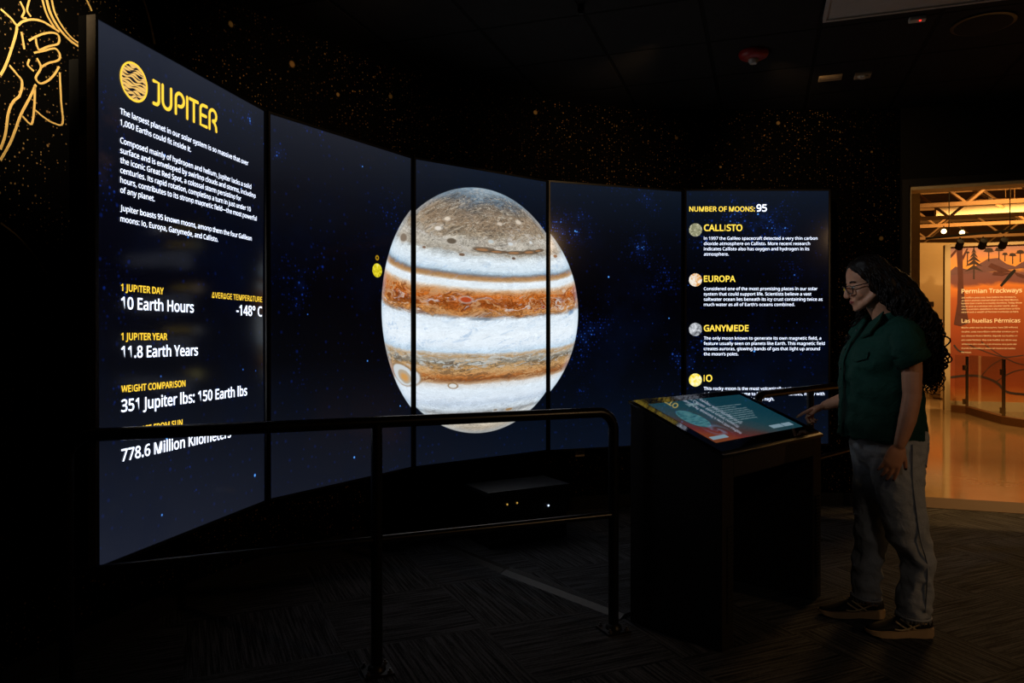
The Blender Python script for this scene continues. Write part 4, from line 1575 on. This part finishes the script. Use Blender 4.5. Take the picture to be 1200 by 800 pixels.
mb.box((.9, .2, .02), (1.7, .34, .04))
mb.build('plinth', M['mdf'], r, world=False)
mb = MB()
mb.box((.9, .2, .78), (1.76, .36, .26))
mb.build('glass_cover', M['glass'], r, world=False)


# roof trusses
def truss(name, origin, length, zb, zt, label):
    o_ = V(origin)
    r = thing(name, (o_.x, o_.y, 0), atan2(DW.y, DW.x), label, 'roof truss', 'roof trusses of the gallery')
    t = .07
    MB().box((length / 2, 0, zb), (length, t * 1.2, t * 1.3)).build('bottom_chord', M['truss'], r, world=False)
    MB().box((length / 2, 0, zt), (length, t * 1.4, t * 1.5)).build('top_chord', M['truss'], r, world=False)
    n = int(length / 1.1)
    for k in range(n):
        x0, x1 = length * k / n, length * (k + 1) / n
        pts = (V((x0, 0, zb)), V((x1, 0, zt))) if k % 2 == 0 else (V((x0, 0, zt)), V((x1, 0, zb)))
        MB().tube(pts, .035, 6).build('web_bar', M['truss'], r, world=False)


for k, (y, zb, zt) in enumerate(((15.5, 4.15, 5.2), (18.5, 4.35, 5.4), (21.5, 4.6, 5.6), (25, 4.7, 5.7), (28.5, 4.8, 5.8))):
    o_ = V((y * .48, y + 1.0, 0))
    truss('roof_truss', o_, 9.5 + k, zb, zt, ['steel roof truss first inside the doorway head', 'steel roof truss second from the doorway', 'steel roof truss third from the doorway', 'steel roof truss fourth from the doorway', 'steel roof truss furthest back over the gallery'][k])
# long purlins / ducts crossing the other way
for k, (a, b, rad, mt, nm, lb, ct) in enumerate((((8.6, 14.5, 4.5), (19.0, 27.0, 5.4), .05, 'truss', 'roof_purlin', 'tan steel purlin slanting across the gallery trusses', 'purlin'),
                                                 ((12.2, 19.5, 4.9), (18.5, 24.0, 5.9), .05, 'truss', 'roof_purlin', 'tan steel purlin crossing higher over the gallery, above the mural panel', 'purlin'),
                                                 ((12.2, 21.3, 4.9), (19.5, 18.6, 4.9), .17, 'duct', 'air_duct', 'pale round air duct under the gallery roof', 'duct'))):
    r = thing(nm, (a[0], a[1], 0), 0, lb, ct)
    MB().tube([V(a) - V((a[0], a[1], 0)), V(b) - V((a[0], a[1], 0))], rad, 14).build('pipe', M[mt], r, smooth=60, world=False)
    for f in (.25, .6):
        q = V(a).lerp(V(b), f) - V((a[0], a[1], 0))
        MB().tube([q, V((q.x, q.y, 6.36))], .010, 6).build('hanger', M['truss'], r, world=False)
# lighting track with spot heads, plus two lit spots further back
ta, tb_ = at(1085, 281, 10.6), at(1215, 277, 9.6)
r = thing('lighting_track', (ta.x, ta.y, 0), atan2((tb_ - ta).y, (tb_ - ta).x), 'thin black lighting track over the mural panel', 'lighting track')
Lt = (V((tb_.x, tb_.y, 0)) - V((ta.x, ta.y, 0))).length
MB().box((Lt / 2, 0, ta.z + .02), (Lt, .035, .03)).build('rail', M['dark'], r, world=False)
for x in (.3, Lt - .3):
    MB().tube([V((x, 0, ta.z + .03)), V((x, 0, 6.36))], .006, 6).build('hanger', M['dark'], r, world=False)


def spot_head(name, p, aim, mat, label, group, lit=False):
    r = thing(name, p, 0, label, 'spotlight', group)
    q = (V(aim) - V(p)).to_track_quat('Z', 'Y').to_matrix()
    MB().tube([V((0, 0, .09)), V((0, 0, 0))], .008, 8).build('stem', M['dark'], r, world=False)
    MB().lathe((0, 0, 0), [(.02, -.07), (.045, -.06), (.05, .08), (.046, .085)], 18, q).build('housing', M[mat], r, smooth=40, world=False)
    MB().lathe(q @ V((0, 0, .086)), [(.001, .0), (.042, .0), (.042, .003), (.001, .003)], 18, q).build('lamp_face', M['bulb' if lit else 'lens'], r, world=False)


for k, px in enumerate((1125, 1152, 1176)):
    f = (px - 1085) / 130
    p = at(px, 286.5 - f * 3, 10.6 - f)
    spot_head('track_spotlight', p, p + V((.5, 1.6, -1.2)), 'dark', ['unlit black track spotlight over the edge of the tree trunk mural', 'unlit black track spotlight second along from the frame edge', 'unlit black track spotlight third along, over the dragonfly'][k], 'track spotlights over the mural panel')
for px, py, lb in ((1106, 270.5, 'glowing spotlight hanging before the roof trusses, above the cream partition'), (1127.5, 272, 'brightest glowing spotlight hanging before the trusses, above the mural panel edge')):
    p = at(px, py, 13.0)
    spot_head('hanging_spotlight', p, V((0, 0, 1.3)) + V((3.0, 5.0, 0)), 'dark', lb, 'lit spotlights in the gallery', True)

# ------------------------------------------------------------------ the visitor
PR = thing('person', (1.66, 3.30, 0), 0, 'woman in dark green shirt and pale jeans touching the kiosk screen', 'person')
bo = MB()


def limb(mb, pts, rad, n=14):
    mb.tube(smooth_path(pts, 4), [r for r in interp(rad, 4)], n)
    mb.ell(pts[0], (rad[0],) * 3, nu=12, nv=8)
    mb.ell(pts[-1], (rad[-1],) * 3, nu=12, nv=8)


def interp(vals, n):
    out = []
    for i in range(len(vals) - 1):
        out += [vals[i] + (vals[i + 1] - vals[i]) * j / n for j in range(n)]
    return out + [vals[-1]]


def ring(cx, cy, z, a, b, n=28, p=2.2, rot=0.0):
    out = []
    for k in range(n):
        t = 2 * pi * k / n
        c, s = cos(t), sin(t)
        x = a * abs(c) ** (2 / p) * (1 if c >= 0 else -1)
        y = b * abs(s) ** (2 / p) * (1 if s >= 0 else -1)
        out.append(V((cx + x * cos(rot) - y * sin(rot), cy + x * sin(rot) + y * cos(rot), z)))
    return out


YM = 3.30
# torso and legs under the clothes
bo.loft([ring(1.675, YM, z, a, b) for z, a, b in ((.74, .09, .13), (.82, .115, .155), (.90, .12, .15), (1.0, .10, .125), (1.12, .105, .135), (1.22, .105, .15), (1.29, .08, .16), (1.345, .055, .10), (1.37, .045, .06))])
limb(bo, [(1.675, 3.215, .84), (1.70, 3.205, .60), (1.718, 3.20, .44), (1.758, 3.196, .28), (1.738, 3.19, .08)], [.078, .064, .046, .036, .032])
limb(bo, [(1.67, 3.385, .84), (1.668, 3.40, .60), (1.66, 3.41, .44), (1.650, 3.41, .28), (1.638, 3.405, .08)], [.078, .064, .046, .036, .032])
# neck
limb(bo, [(1.680, YM, 1.33), (1.655, YM, 1.40), (1.615, YM, 1.475)], [.056, .048, .050])
# head
HC = V((1.583, 3.30, 1.527))
HS = .93
tl = R(14)
yw = R(-4)
HR = Matrix.Rotation(yw, 3, 'Z') @ Matrix(((-cos(tl), 0, -sin(tl)), (0, -1, 0), (-sin(tl), 0, cos(tl))))   # columns: forward, left, up


def hp(x, y, z):
    return HC + HR @ V((x * HS, y * HS, z * HS))


def hell(c, r, rot=None, mb=None):
    q = HR if rot is None else HR @ rot
    (mb or bo).ell(hp(*c), tuple(k * HS for k in r), q, 24, 16)


hell((-.012, 0, .045), (.094, .074, .086))
hell((.028, 0, -.012), (.056, .060, .080))
hell((.050, 0, -.078), (.036, .036, .030))
hell((.070, 0, -.100), (.017, .020, .015))
hell((.052, .030, -.030), (.028, .026, .034))
hell((.052, -.030, -.030), (.028, .026, .034))
hell((.066, 0, .032), (.018, .044, .014))
for sy in (-1, 1):
    bo.tube([hp(.068, .010 * sy, -.096), hp(.035, .044 * sy, -.075), hp(-.005, .060 * sy, -.045), hp(-.012, .064 * sy, -.010)], [.018 * HS, .018 * HS, .018 * HS, .016 * HS], 12)
    hell((-.008, .072 * sy, -.002), (.016, .006, .028))
    hell((.100, .0105 * sy, -.036), (.010, .008, .008))
    hell((.066, .032 * sy, .004), (.0135, .015, .0125))
bo.tube([hp(.080, 0, .022), hp(.090, 0, .004), hp(.101, 0, -.020), hp(.106, 0, -.031)], [.009 * HS, .010 * HS, .012 * HS, .012 * HS], 12)
hell((.1045, 0, -.032), (.0120, .0115, .0105))
hell((.075, 0, -.060), (.016, .028, .019))
hell((.0868, 0, -.0580), (.0080, .021, .0045))
hell((.0855, 0, -.0685), (.0080, .019, .0050))


def hand(mb, wrist, knuck, palm_n, bends, side, lens=(.072, .080, .075, .060), thumb=None, wr=.024):
    """palm, four fingers with two knuckle bends and a thumb off the side of the palm"""
    w, k = V(wrist), V(knuck)
    d = (k - w).normalized()
    pn = V(palm_n)
    pn = (pn - d * pn.dot(d)).normalized()
    sd = d.cross(pn).normalized() * side        # towards the thumb side
    c = (w + k) / 2
    rot = Matrix((d, sd, pn)).transposed()
    Lp = (k - w).length
    mb.ell(w + d * Lp * .55, (Lp * .62, .038, .0155), rot, 18, 12)
    mb.ell(w + d * Lp * .80, (Lp * .32, .039, .0135), rot, 18, 12)
    mb.ell(w + d * Lp * .35 + sd * .018 + pn * .006, (Lp * .40, .018, .016), rot, 14, 10)
    tips = []
    for q in range(4):
        off = sd * (.028 - .0187 * q)
        st = k + off - d * (.004 + .004 * abs(q - 1.3))
        b1, b2, spread = bends[q]
        dd = (d + sd * spread).normalized()
        axis = dd.cross(pn).normalized()
        l = lens[q]
        r0 = .0088 - .0006 * (q == 3) - .0002 * q
        d1 = Matrix.Rotation(b1, 3, axis) @ dd
        d2 = Matrix.Rotation(b1 + b2, 3, axis) @ dd
        d3 = Matrix.Rotation(b1 + b2 * 1.7, 3, axis) @ dd
        p0 = st - dd * .022
        p1 = st + d1 * l * .44
        p2 = p1 + d2 * l * .31
        p3 = p2 + d3 * l * .22
        mb.tube([p0, st, p1, p2, p3], [r0, r0 * 1.02, r0 * .95, r0 * .85, r0 * .66], 12)
        for p, f in ((st, 1.05), (p1, 1.0), (p2, .9), (p3, .68)):
            mb.ell(p, (r0 * f,) * 3, nu=12, nv=8)
        tips.append((p3, d3, -pn))
    t = thumb or (.7, .25)
    b = w + d * Lp * .28 + sd * .026 + pn * .006
    td = (d * cos(t[0]) + sd * sin(t[0]) + pn * t[1]).normalized()
    t2 = (td + d * .35).normalized()
    q1 = b + td * .040
    q2 = q1 + t2 * .028
    mb.tube([b - td * .012, b, q1, q2], [.0125, .0115, .0098, .0072], 12)
    mb.ell(q1, (.0099,) * 3, nu=12, nv=8)
    mb.ell(q2, (.0074,) * 3, nu=12, nv=8)
    tips.append((q2, t2, -pn))
    return tips


# near arm, hanging; palm turned to the thigh
limb(bo, [(1.668, 3.125, 1.30), (1.668, 3.085, 1.19), (1.664, 3.07, 1.05)], [.050, .042, .036])
limb(bo, [(1.664, 3.07, 1.05), (1.640, 3.062, .95), (1.607, 3.058, .85)], [.037, .035, .0235])
tipsA = hand(bo, (1.605, 3.058, .845), (1.573, 3.060, .762), (.25, .95, 0), [(.18, .25, .10), (.22, .28, .03), (.26, .30, -.03), (.32, .34, -.10)], 1, thumb=(.62, .25))
# far arm, reaching to the corner of the kiosk screen
TIP = V((1.428, 3.752, .8745))
KN = V((1.497, 3.722, .917))
WR = V((1.560, 3.690, .952))
limb(bo, [(1.668, 3.475, 1.30), (1.70, 3.525, 1.18), (1.735, 3.555, 1.06)], [.050, .042, .036])
limb(bo, [(1.735, 3.555, 1.06), (1.66, 3.62, 1.005), (1.565, 3.688, .953)], [.037, .035, .0235])
dI = (TIP - KN).normalized()
tipsB = hand(bo, WR, KN, (-.30, -.10, -.9), [(.06, .10, .02), (.75, .85, 0), (.95, .95, -.02), (1.05, .95, -.06)], 1, thumb=(.55, .45))
body_me = fuse(bo, 'body', .0036, 3, .5)
import bmesh
bm = bmesh.new()
bm.from_mesh(body_me)
hv = [v for v in bm.verts if v.co.z > 1.36 and v.co.x < 1.72]
for k in range(7):
    bmesh.ops.smooth_vert(bm, verts=hv, factor=.5, use_axis_x=True, use_axis_y=True, use_axis_z=True)
bm.to_mesh(body_me)
bm.free()
bodyo = finish(move_in(body_me, PR), 'body', [M['skin'], M['lip'], M['nail']], PR, 180)
off = V(PR.location)
HI = HR.inverted()
for p in body_me.polygons:
    c = p.center + off
    q = HI @ (c - HC) / HS
    if q.x > .0865 - 6 * q.y ** 2 and abs(q.y) < .021 and -.0725 < q.z < -.0545 and abs(q.z + .0635) < .0092 - .28 * abs(q.y):
        p.material_index = 1
    for tp, td, nb in tipsA + tipsB:
        dv = c - tp
        if dv.length < .012 and dv.dot(nb) > .0012 and dv.dot(td) > -.006:
            p.material_index = 2
            break

# eyes, brows, spectacles
for sy in (-1, 1):
    mb = MB()
    mb.ell(hp(.0725, .032 * sy, .0035), (.0095 * HS, .0115 * HS, .0062 * HS), HR, 14, 10)
    eo = mb.build('eye', M['eye'], PR, 180)
    mb = MB()
    mb.ell(hp(.0815, .032 * sy, .0025), (.002 * HS, .005 * HS, .0048 * HS), HR, 12, 8)
    mb.build('iris', M['iris'], eo, 180)
    mb = MB()
    mb.tube([hp(.0765, .014 * sy, .026), hp(.079, .024 * sy, .031), hp(.074, .036 * sy, .0325), hp(.062, .048 * sy, .027)], [.0026, .0040, .0036, .0018], 8)
    mb.build('eyebrow', M['brow'], PR, 180)
gb = MB()
lensb = MB()
for sy in (-1, 1):
    lp = []
    for k in range(24):
        t = 2 * pi * k / 24
        c, s = cos(t), sin(t)
        yy = .0335 + .0255 * abs(c) ** .75 * (1 if c > 0 else -1)
        zz = -.001 + .0195 * abs(s) ** .75 * (1 if s > 0 else -1) - .002 * (c > 0)
        xx = .0985 - .30 * max(0, yy - .03) - .0045 * (s < 0) * abs(s)
        lp.append(hp(xx, yy * sy, zz))
    gb.tube(lp, .0023, 8, closed=True)
    lensb.add(lp, [tuple(range(24))])
    gb.tube([hp(.0905, .058 * sy, .010), hp(.060, .068 * sy, .010), hp(.010, .074 * sy, .010), hp(-.02, .076 * sy, .002)], .0020, 8)
gb.tube([hp(.0985, -.010, .006), hp(.1005, 0, .009), hp(.0985, .010, .006)], .0021, 8)
go_ = gb.build('spectacles', M['frame'], PR, 180)
lensb.build('lens', M['glass'], go_)


def wrinkle(me, fn):
    me.calc_loop_triangles()
    nn = [v.normal.copy() for v in me.vertices]
    for v, n_ in zip(me.vertices, nn):
        v.co += n_ * fn(v.co)
    me.update()


# shirt
sh = MB()
sh.loft([ring(cx, YM + .005, z, a, b, 36, 2.3) for z, cx, a, b in ((.850, 1.655, .168, .195), (.93, 1.652, .166, .19), (1.0, 1.650, .160, .184), (1.1, 1.643, .154, .178), (1.18, 1.636, .150, .178),
                                                               (1.25, 1.642, .128, .184), (1.30, 1.656, .100, .186), (1.345, 1.668, .078, .150), (1.368, 1.682, .062, .095), (1.378, 1.690, .052, .070))])
sh.tube(smooth_path([(1.672, 3.20, 1.325), (1.668, 3.125, 1.295), (1.655, 3.088, 1.245), (1.672, 3.076, 1.203)], 4), interp([.066, .066, .063, .060], 4), 20)
sh.ell((1.668, 3.155, 1.305), (.075, .07, .065))
sh.tube(smooth_path([(1.672, 3.40, 1.325), (1.668, 3.475, 1.295), (1.690, 3.515, 1.225), (1.705, 3.532, 1.17)], 4), interp([.066, .068, .066, .064], 4), 20)
sh.ell((1.668, 3.445, 1.305), (.075, .07, .065))
sme = fuse(sh, 'shirt', .0065, 3, .5)
nv = lambda c, s, z=0: mnoise.noise(V((c.x * s, c.y * s, c.z * s + z)))


def shirt_w(c):
    low = max(0, min(1, (1.15 - c.z) / .25))
    fold = sin((atan2(c.y - YM, c.x - 1.65) * 9) + 4 * nv(c, 5)) * .006 * low
    return fold + .010 * nv(V((c.x, c.y, c.z * 1.6)), 10, 3) + .010 * (.35 - abs(nv(V((c.x + .5 * c.z, c.y, c.z)), 12, 9))) + .003 * nv(c, 30)


wrinkle(sme, shirt_w)
sho = finish(move_in(sme, PR), 'shirt', M['shirt'], PR, 180)
# collar, placket, cuffs, pocket, hem tail
cb = MB()
cpath = []
for k in range(19):
    t = R(150) - R(300) * k / 18
    cpath.append(V((1.682 + .062 * cos(t), YM + .070 * sin(t), 1.392 + .022 * cos(t))))
cb.tube(cpath, [(.019, .005)] * 19, 10)
for sy in (-1, 1):
    # pointed leaf of the collar, folded down over the chest on each side of the open neck
    p_ = [V((1.634, YM + .058 * sy, 1.402)), V((1.584, YM + .026 * sy, 1.350)), V((1.540, YM + .042 * sy, 1.288)), V((1.552, YM + .102 * sy, 1.308)), V((1.590, YM + .112 * sy, 1.362))]
    cb.prism(p_ if sy < 0 else list(reversed(p_)), (-.004, .002 * sy, .007))
cb.build('collar', M['shirt'], sho, 60)
fx = lambda z: 1.645 - (.166 + (.006 if z < 1.0 else 0) - max(0, z - 1.18) * .35 - max(0, z - 1.26) * .35)
pb = MB()
pts = [V((fx(z) - .004, YM + .005, z)) for z in [.87 + .04 * k for k in range(13)]]
pb.tube(pts, [(.0045, .016)] * 13, 10)
plo = pb.build('placket', M['shirt'], sho, 60)
for k in range(6):
    z = .90 + .085 * k
    MB().ell((fx(z) - .010, YM + .005, z), (.003, .0055, .0055), nu=12, nv=6).build('button', M['shirtbtn'], plo, 180)
for c, d in (((1.667, 3.078, 1.208), (.5, -.15, -1)), ((1.704, 3.530, 1.18), (.25, .25, -1))):
    rot = V(d).normalized().to_track_quat('Z', 'Y').to_matrix()
    MB().lathe(c, [(.060, -.022), (.0695, -.020), (.0715, .020), (.066, .024), (.050, .022)], 26, rot).build('sleeve_cuff', M['shirt'], sho, 60)

kb = MB()
def chest(y, z):
    tt = (y - YM - .005) / .18
    a_ = .152 - max(0, z - 1.18) * .32
    return V((1.640 - a_ * max(0.0, 1 - abs(tt) ** 2.3) ** (1 / 2.3) - .006, y, z))


rows = [[chest(YM - .05 - .02 * i, 1.232 - (.030 + .014 * (1 - abs(i - 2) / 2)) * j) for i in range(5)] for j in range(2)]
for i in range(4):
    kb.prism([rows[0][i], rows[0][i + 1], rows[1][i + 1], rows[1][i]], (-.006, -.003, 0))
kb.build('pocket_flap', M['shirt'], sho)

# jeans
jn = MB()
jn.loft([ring(1.682, YM, z, a, b, 30, 2.4) for z, a, b in ((.70, .075, .13), (.745, .118, .168), (.80, .142, .178), (.86, .146, .176), (.885, .140, .170))])


def leg(rows):
    jn.loft([ring(cx, cy, z, a, b, 24, 2.2) for z, cx, cy, a, b in rows])


leg([(.86, 1.690, 3.225, .118, .095), (.75, 1.676, 3.215, .108, .098), (.66, 1.680, 3.205, .100, .094), (.568, 1.690, 3.20, .094, .090), (.479, 1.707, 3.20, .090, .086), (.405, 1.727, 3.20, .082, .082),
     (.345, 1.754, 3.198, .063, .080), (.30, 1.760, 3.196, .056, .078), (.257, 1.755, 3.195, .060, .078), (.19, 1.741, 3.193, .064, .076), (.131, 1.738, 3.19, .060, .072), (.095, 1.736, 3.19, .062, .073)])
leg([(.86, 1.672, 3.385, .115, .095), (.75, 1.668, 3.39, .106, .097), (.683, 1.672, 3.395, .098, .094), (.56, 1.672, 3.405, .088, .090), (.443, 1.668, 3.41, .074, .086), (.36, 1.660, 3.41, .060, .082), (.30, 1.652, 3.41, .056, .080),
     (.25, 1.642, 3.408, .060, .080), (.19, 1.642, 3.406, .062, .080), (.14, 1.638, 3.405, .054, .076), (.100, 1.636, 3.405, .056, .076)])
jme = fuse(jn, 'jeans', .0062, 3, .5)


def jean_w(c):
    kn = max(0, 1 - abs(c.z - .30) / .26)
    hip = max(0, 1 - abs(c.z - .72) / .12)
    f = nv(V((c.x * .9, c.y * .9, c.z * 1.3)), 9, 1)
    g_ = 1 - abs(nv(V((c.x + .5 * c.z, c.y, c.z * 1.25)), 10, 5)) * 2
    low = max(0, 1 - abs(c.z - .13) / .07)
    return .009 * f * (.45 + kn) + .013 * (g_ - .4) * (.25 + kn * .9 + hip * .4) + .004 * low * sin(c.z * 90 + 6 * nv(c, 8)) + .0025 * nv(c, 40)


wrinkle(jme, jean_w)
jo = finish(move_in(jme, PR), 'jeans', M['denim'], PR, 180)
# side seam, back pocket, frayed hems
sb = MB()
seam = [(.84, 1.694, 3.118), (.70, 1.688, 3.108), (.568, 1.702, 3.106), (.44, 1.722, 3.108), (.34, 1.752, 3.112), (.25, 1.752, 3.110), (.13, 1.746, 3.114)]
sb.tube(smooth_path([(x, y + .001, z) for z, x, y in seam], 5), [(.0025, .005)] * (5 * 6 + 1), 8)
sb.build('side_seam', M['denim'], jo, 180)
mb = MB()
mb.prism([V((1.770, 3.150, .842)), V((1.820, 3.240, .842)), V((1.806, 3.240, .745)), V((1.782, 3.192, .728)), V((1.760, 3.152, .748))], (.010, -.006, 0))
mb.build('back_pocket', M['denim'], jo, bevel=.002)
for (cx, cy, z, a, b) in ((1.736, 3.19, .094, .064, .075), (1.636, 3.405, .100, .058, .078)):
    fb = MB()
    rg = ring(cx, cy, z, a, b, 70, 2.2)
    for p in rg:
        q = p + V((random.uniform(-.006, .006), random.uniform(-.006, .006), random.uniform(-.022, -.008)))
        fb.tube([p + V((0, 0, .012)), p, q], .0014, 5)
    fb.tube(rg, .0045, 8, closed=True)
    fb.build('frayed_hem', M['denim'], jo, 180)


# shoes
def shoe(heel, toe, name):
    h, t = V(heel), V(toe)
    d = (t - h).normalized()
    s = V((-d.y, d.x, 0))
    Lg = (t - h).length
    P = lambda x, y, z: h + d * x * Lg + s * y + V((0, 0, z))

    def sec(x, hw, zb, zt, k=.55, n=20):
        out = []
        for i in range(n):
            a = 2 * pi * i / n
            y = hw * cos(a)
            z = zb + (zt - zb) * (.5 + .5 * sin(a))
            if sin(a) > 0:
                y *= 1 - (1 - k) * sin(a) ** 1.6
            out.append(P(x, y, z))
        return out
    so = MB()
    rows = [(-.01, .012, .022, .040), (.01, .026, .010, .047), (.05, .034, .002, .047), (.15, .036, .0, .042), (.38, .033, .002, .036), (.62, .043, .0, .032), (.80, .045, .002, .030), (.93, .033, .010, .031), (1.0, .012, .020, .031)]
    so.loft([[P(x, hw * (1 if abs(cos(a)) > .5 else 1) * max(-1, min(1, 1.25 * cos(a))), zb + (zt - zb) * (.5 + .5 * max(-1, min(1, 1.4 * sin(a))))) for a in [2 * pi * i / 20 for i in range(20)]] for x, hw, zb, zt in rows])
    soo = so.build(name, M['sole'], PR, 50)
    soo['label'] = 'cream foam sole'
    u = MB()
    rows = [(.02, .022, .035, .085, .8), (.07, .031, .030, .108, .75), (.18, .034, .028, .112, .72), (.30, .034, .028, .108, .66), (.40, .035, .026, .100, .58), (.55, .039, .025, .082, .5), (.72, .042, .024, .062, .5), (.86, .037, .025, .050, .5), (.95, .024, .026, .042, .5), (.985, .010, .028, .036, .6)]
    u.loft([sec(*r) for r in rows])
    uo = u.build('upper', M['shoe'], soo, 180)
    st = MB()
    for pts in ([(.30, .042), (.40, .062), (.52, .084)], [(.40, .040), (.50, .056), (.60, .076)], [(.18, .074), (.34, .054), (.50, .040), (.62, .044)], [(.14, .068), (.30, .070), (.46, .076)]):
      for sg in (-1, 1):
        path = []
        for x, z in [(q.x, q.y) for q in smooth_path([(a, b, 0) for a, b in pts], 4)]:
            hw = .036 + .006 * max(0, (x - .3) / .4)
            zt = .108 - .05 * max(0, (x - .35) / .4)
            k = max(0, (z - .065) / max(.02, zt - .065))
            path.append(P(x, sg * (hw * (1 - .42 * k ** 1.6) + .0025), z))
        st.tube(path, [(.0035, .0018)] * len(path), 8)
    st.build('side_stripes', M['stripe'], uo, 180)
    lc = MB()
    for k in range(5):
        x = .40 + .055 * k
        z = .102 - .0085 * k * 1.15
        lc.tube([P(x, -.020, z - .006), P(x + .01, 0, z + .003), P(x, .020, z - .006)], .0028, 8)
    for sy in (-1, 1):
        lc.tube([P(.40, 0, .104), P(.38, .014 * sy, .114), P(.41, .028 * sy, .102), P(.44, .016 * sy, .098), P(.40, 0, .104)], .0020, 6)
    lc.build('laces', M['shoe'], uo, 180)


shoe((1.815, 3.185, 0), (1.535, 3.205, 0), 'shoe')
shoe((1.715, 3.400, 0), (1.428, 3.435, 0), 'shoe')

# hair: a full curly mass swept behind the shoulder
hb = MB()
hell((-.020, 0, .050), (.102, .088, .094), mb=hb)
hell((-.050, 0, .010), (.085, .094, .10), mb=hb)
hb.tube(smooth_path([(1.640, 3.30, 1.54), (1.715, 3.29, 1.46), (1.785, 3.27, 1.34), (1.82, 3.25, 1.21), (1.825, 3.24, 1.09)], 5),
        [(a, b) for a, b in zip(interp([.090, .100, .090, .066, .034], 5), interp([.105, .125, .130, .120, .080], 5))], 20)
core = fuse(hb, 'hair', .008, 2, .5)
# carve the face free: flatten hair in front of the hairline
for v in core.vertices:
    q = HI @ (v.co - HC) / HS
    lim = .062 - max(0, .085 - q.z) * .55
    if q.z < .11 and q.x > lim and q.z > -.2:
        q.x = lim
        v.co = HC + HR @ (q * HS)
wrinkle(core, lambda c: .010 * nv(V((c.x, c.y, c.z * .6)), 22) + .004 * nv(c, 60))
hairo = finish(move_in(core, PR), 'hair', M['hair'], PR, 180)
cur = MB()


def curl(pts, amp, wl, rad, ph):
    P = smooth_path(pts, 15)
    out, rr = [], []
    s = 0
    n = len(P)
    for i in range(n):
        if i:
            s += (P[i] - P[i - 1]).length
        d = (P[min(n - 1, i + 1)] - P[max(0, i - 1)]).normalized()
        a = d.cross(V((.3, .8, .1))).normalized()
        b = d.cross(a)
        f = min(1, i / (n * .35))
        t = 2 * pi * s / wl + ph
        out.append(P[i] + (a * cos(t) + b * sin(t)) * amp * f)
        rr.append(rad * (1 - .6 * (i / n) ** 2))
    cur.tube(out, rr, 5)


rnd = random.uniform
for k in range(230):
    az = rnd(-2.75, 2.75)                      # 0 = back of the head
    el = rnd(.1, 1.0)
    x, y, z = -.02 - .100 * cos(az) * cos(el), .088 * sin(az) * cos(el), .05 + .096 * sin(el)
    if x > .045 and z < .11:
        continue
    p0 = hp(x, y, z)
    lat = sin(az)
    end_z = rnd(1.04, 1.20) if abs(az) < 1.9 else rnd(1.10, 1.28)
    spread = lat * .14 + rnd(-.03, .03)
    p1 = V((1.685 + rnd(-.03, .05) + .05 * cos(az), YM - spread * .9, 1.47 + rnd(-.02, .02)))
    p2 = V((1.745 + rnd(-.04, .06) + .05 * cos(az), YM - .02 - spread * .95, 1.34 + rnd(-.02, .02)))
    p3 = V((1.795 + rnd(-.05, .05) + .02 * cos(az), YM - .04 - spread * .9, 1.21))
    p4 = V((1.815 + rnd(-.05, .03), YM - .05 - spread * .75, end_z))
    curl([p0, p1, p2, p3, p4], rnd(.008, .020), rnd(.045, .085), rnd(.0030, .0056), rnd(0, 6.3))
# locks framing the face and falling over the far shoulder
for k in range(16):
    f = k / 15
    p0 = hp(.052 - .05 * f, -.062 - .012 * f, .085 - .02 * f)
    curl([p0, hp(.046 - .04 * f, -.078, .01), hp(.022 - .03 * f, -.082, -.075), V((1.575 + .04 * f, YM + .095, 1.36)), V((1.548 + .03 * f + rnd(-.01, .01), YM + .11, 1.27)), V((1.535 + .03 * f, YM + .105, rnd(1.15, 1.21)))], rnd(.008, .014), rnd(.05, .08), rnd(.0026, .0042), rnd(0, 6.3))
for k in range(22):
    f = k / 21
    p0 = hp(.060 - .085 * f, .036 + .046 * f, .108 - .02 * f)
    curl([p0, hp(.040 - .07 * f, .076 + .012 * f, .05), hp(.012 - .06 * f, .088, -.03), V((1.632 + .05 * f, YM - .098 - .01 * f, 1.42)), V((1.705 + .05 * f, YM - .125, 1.345)), V((1.79, YM - .14, 1.24)), V((1.84, YM - .13, rnd(1.08, 1.16)))], rnd(.004, .010), rnd(.05, .08), rnd(.003, .0046), rnd(0, 6.3))
co = cur.build('curls', M['hair'], hairo, 180)
co['kind'] = 'stuff'
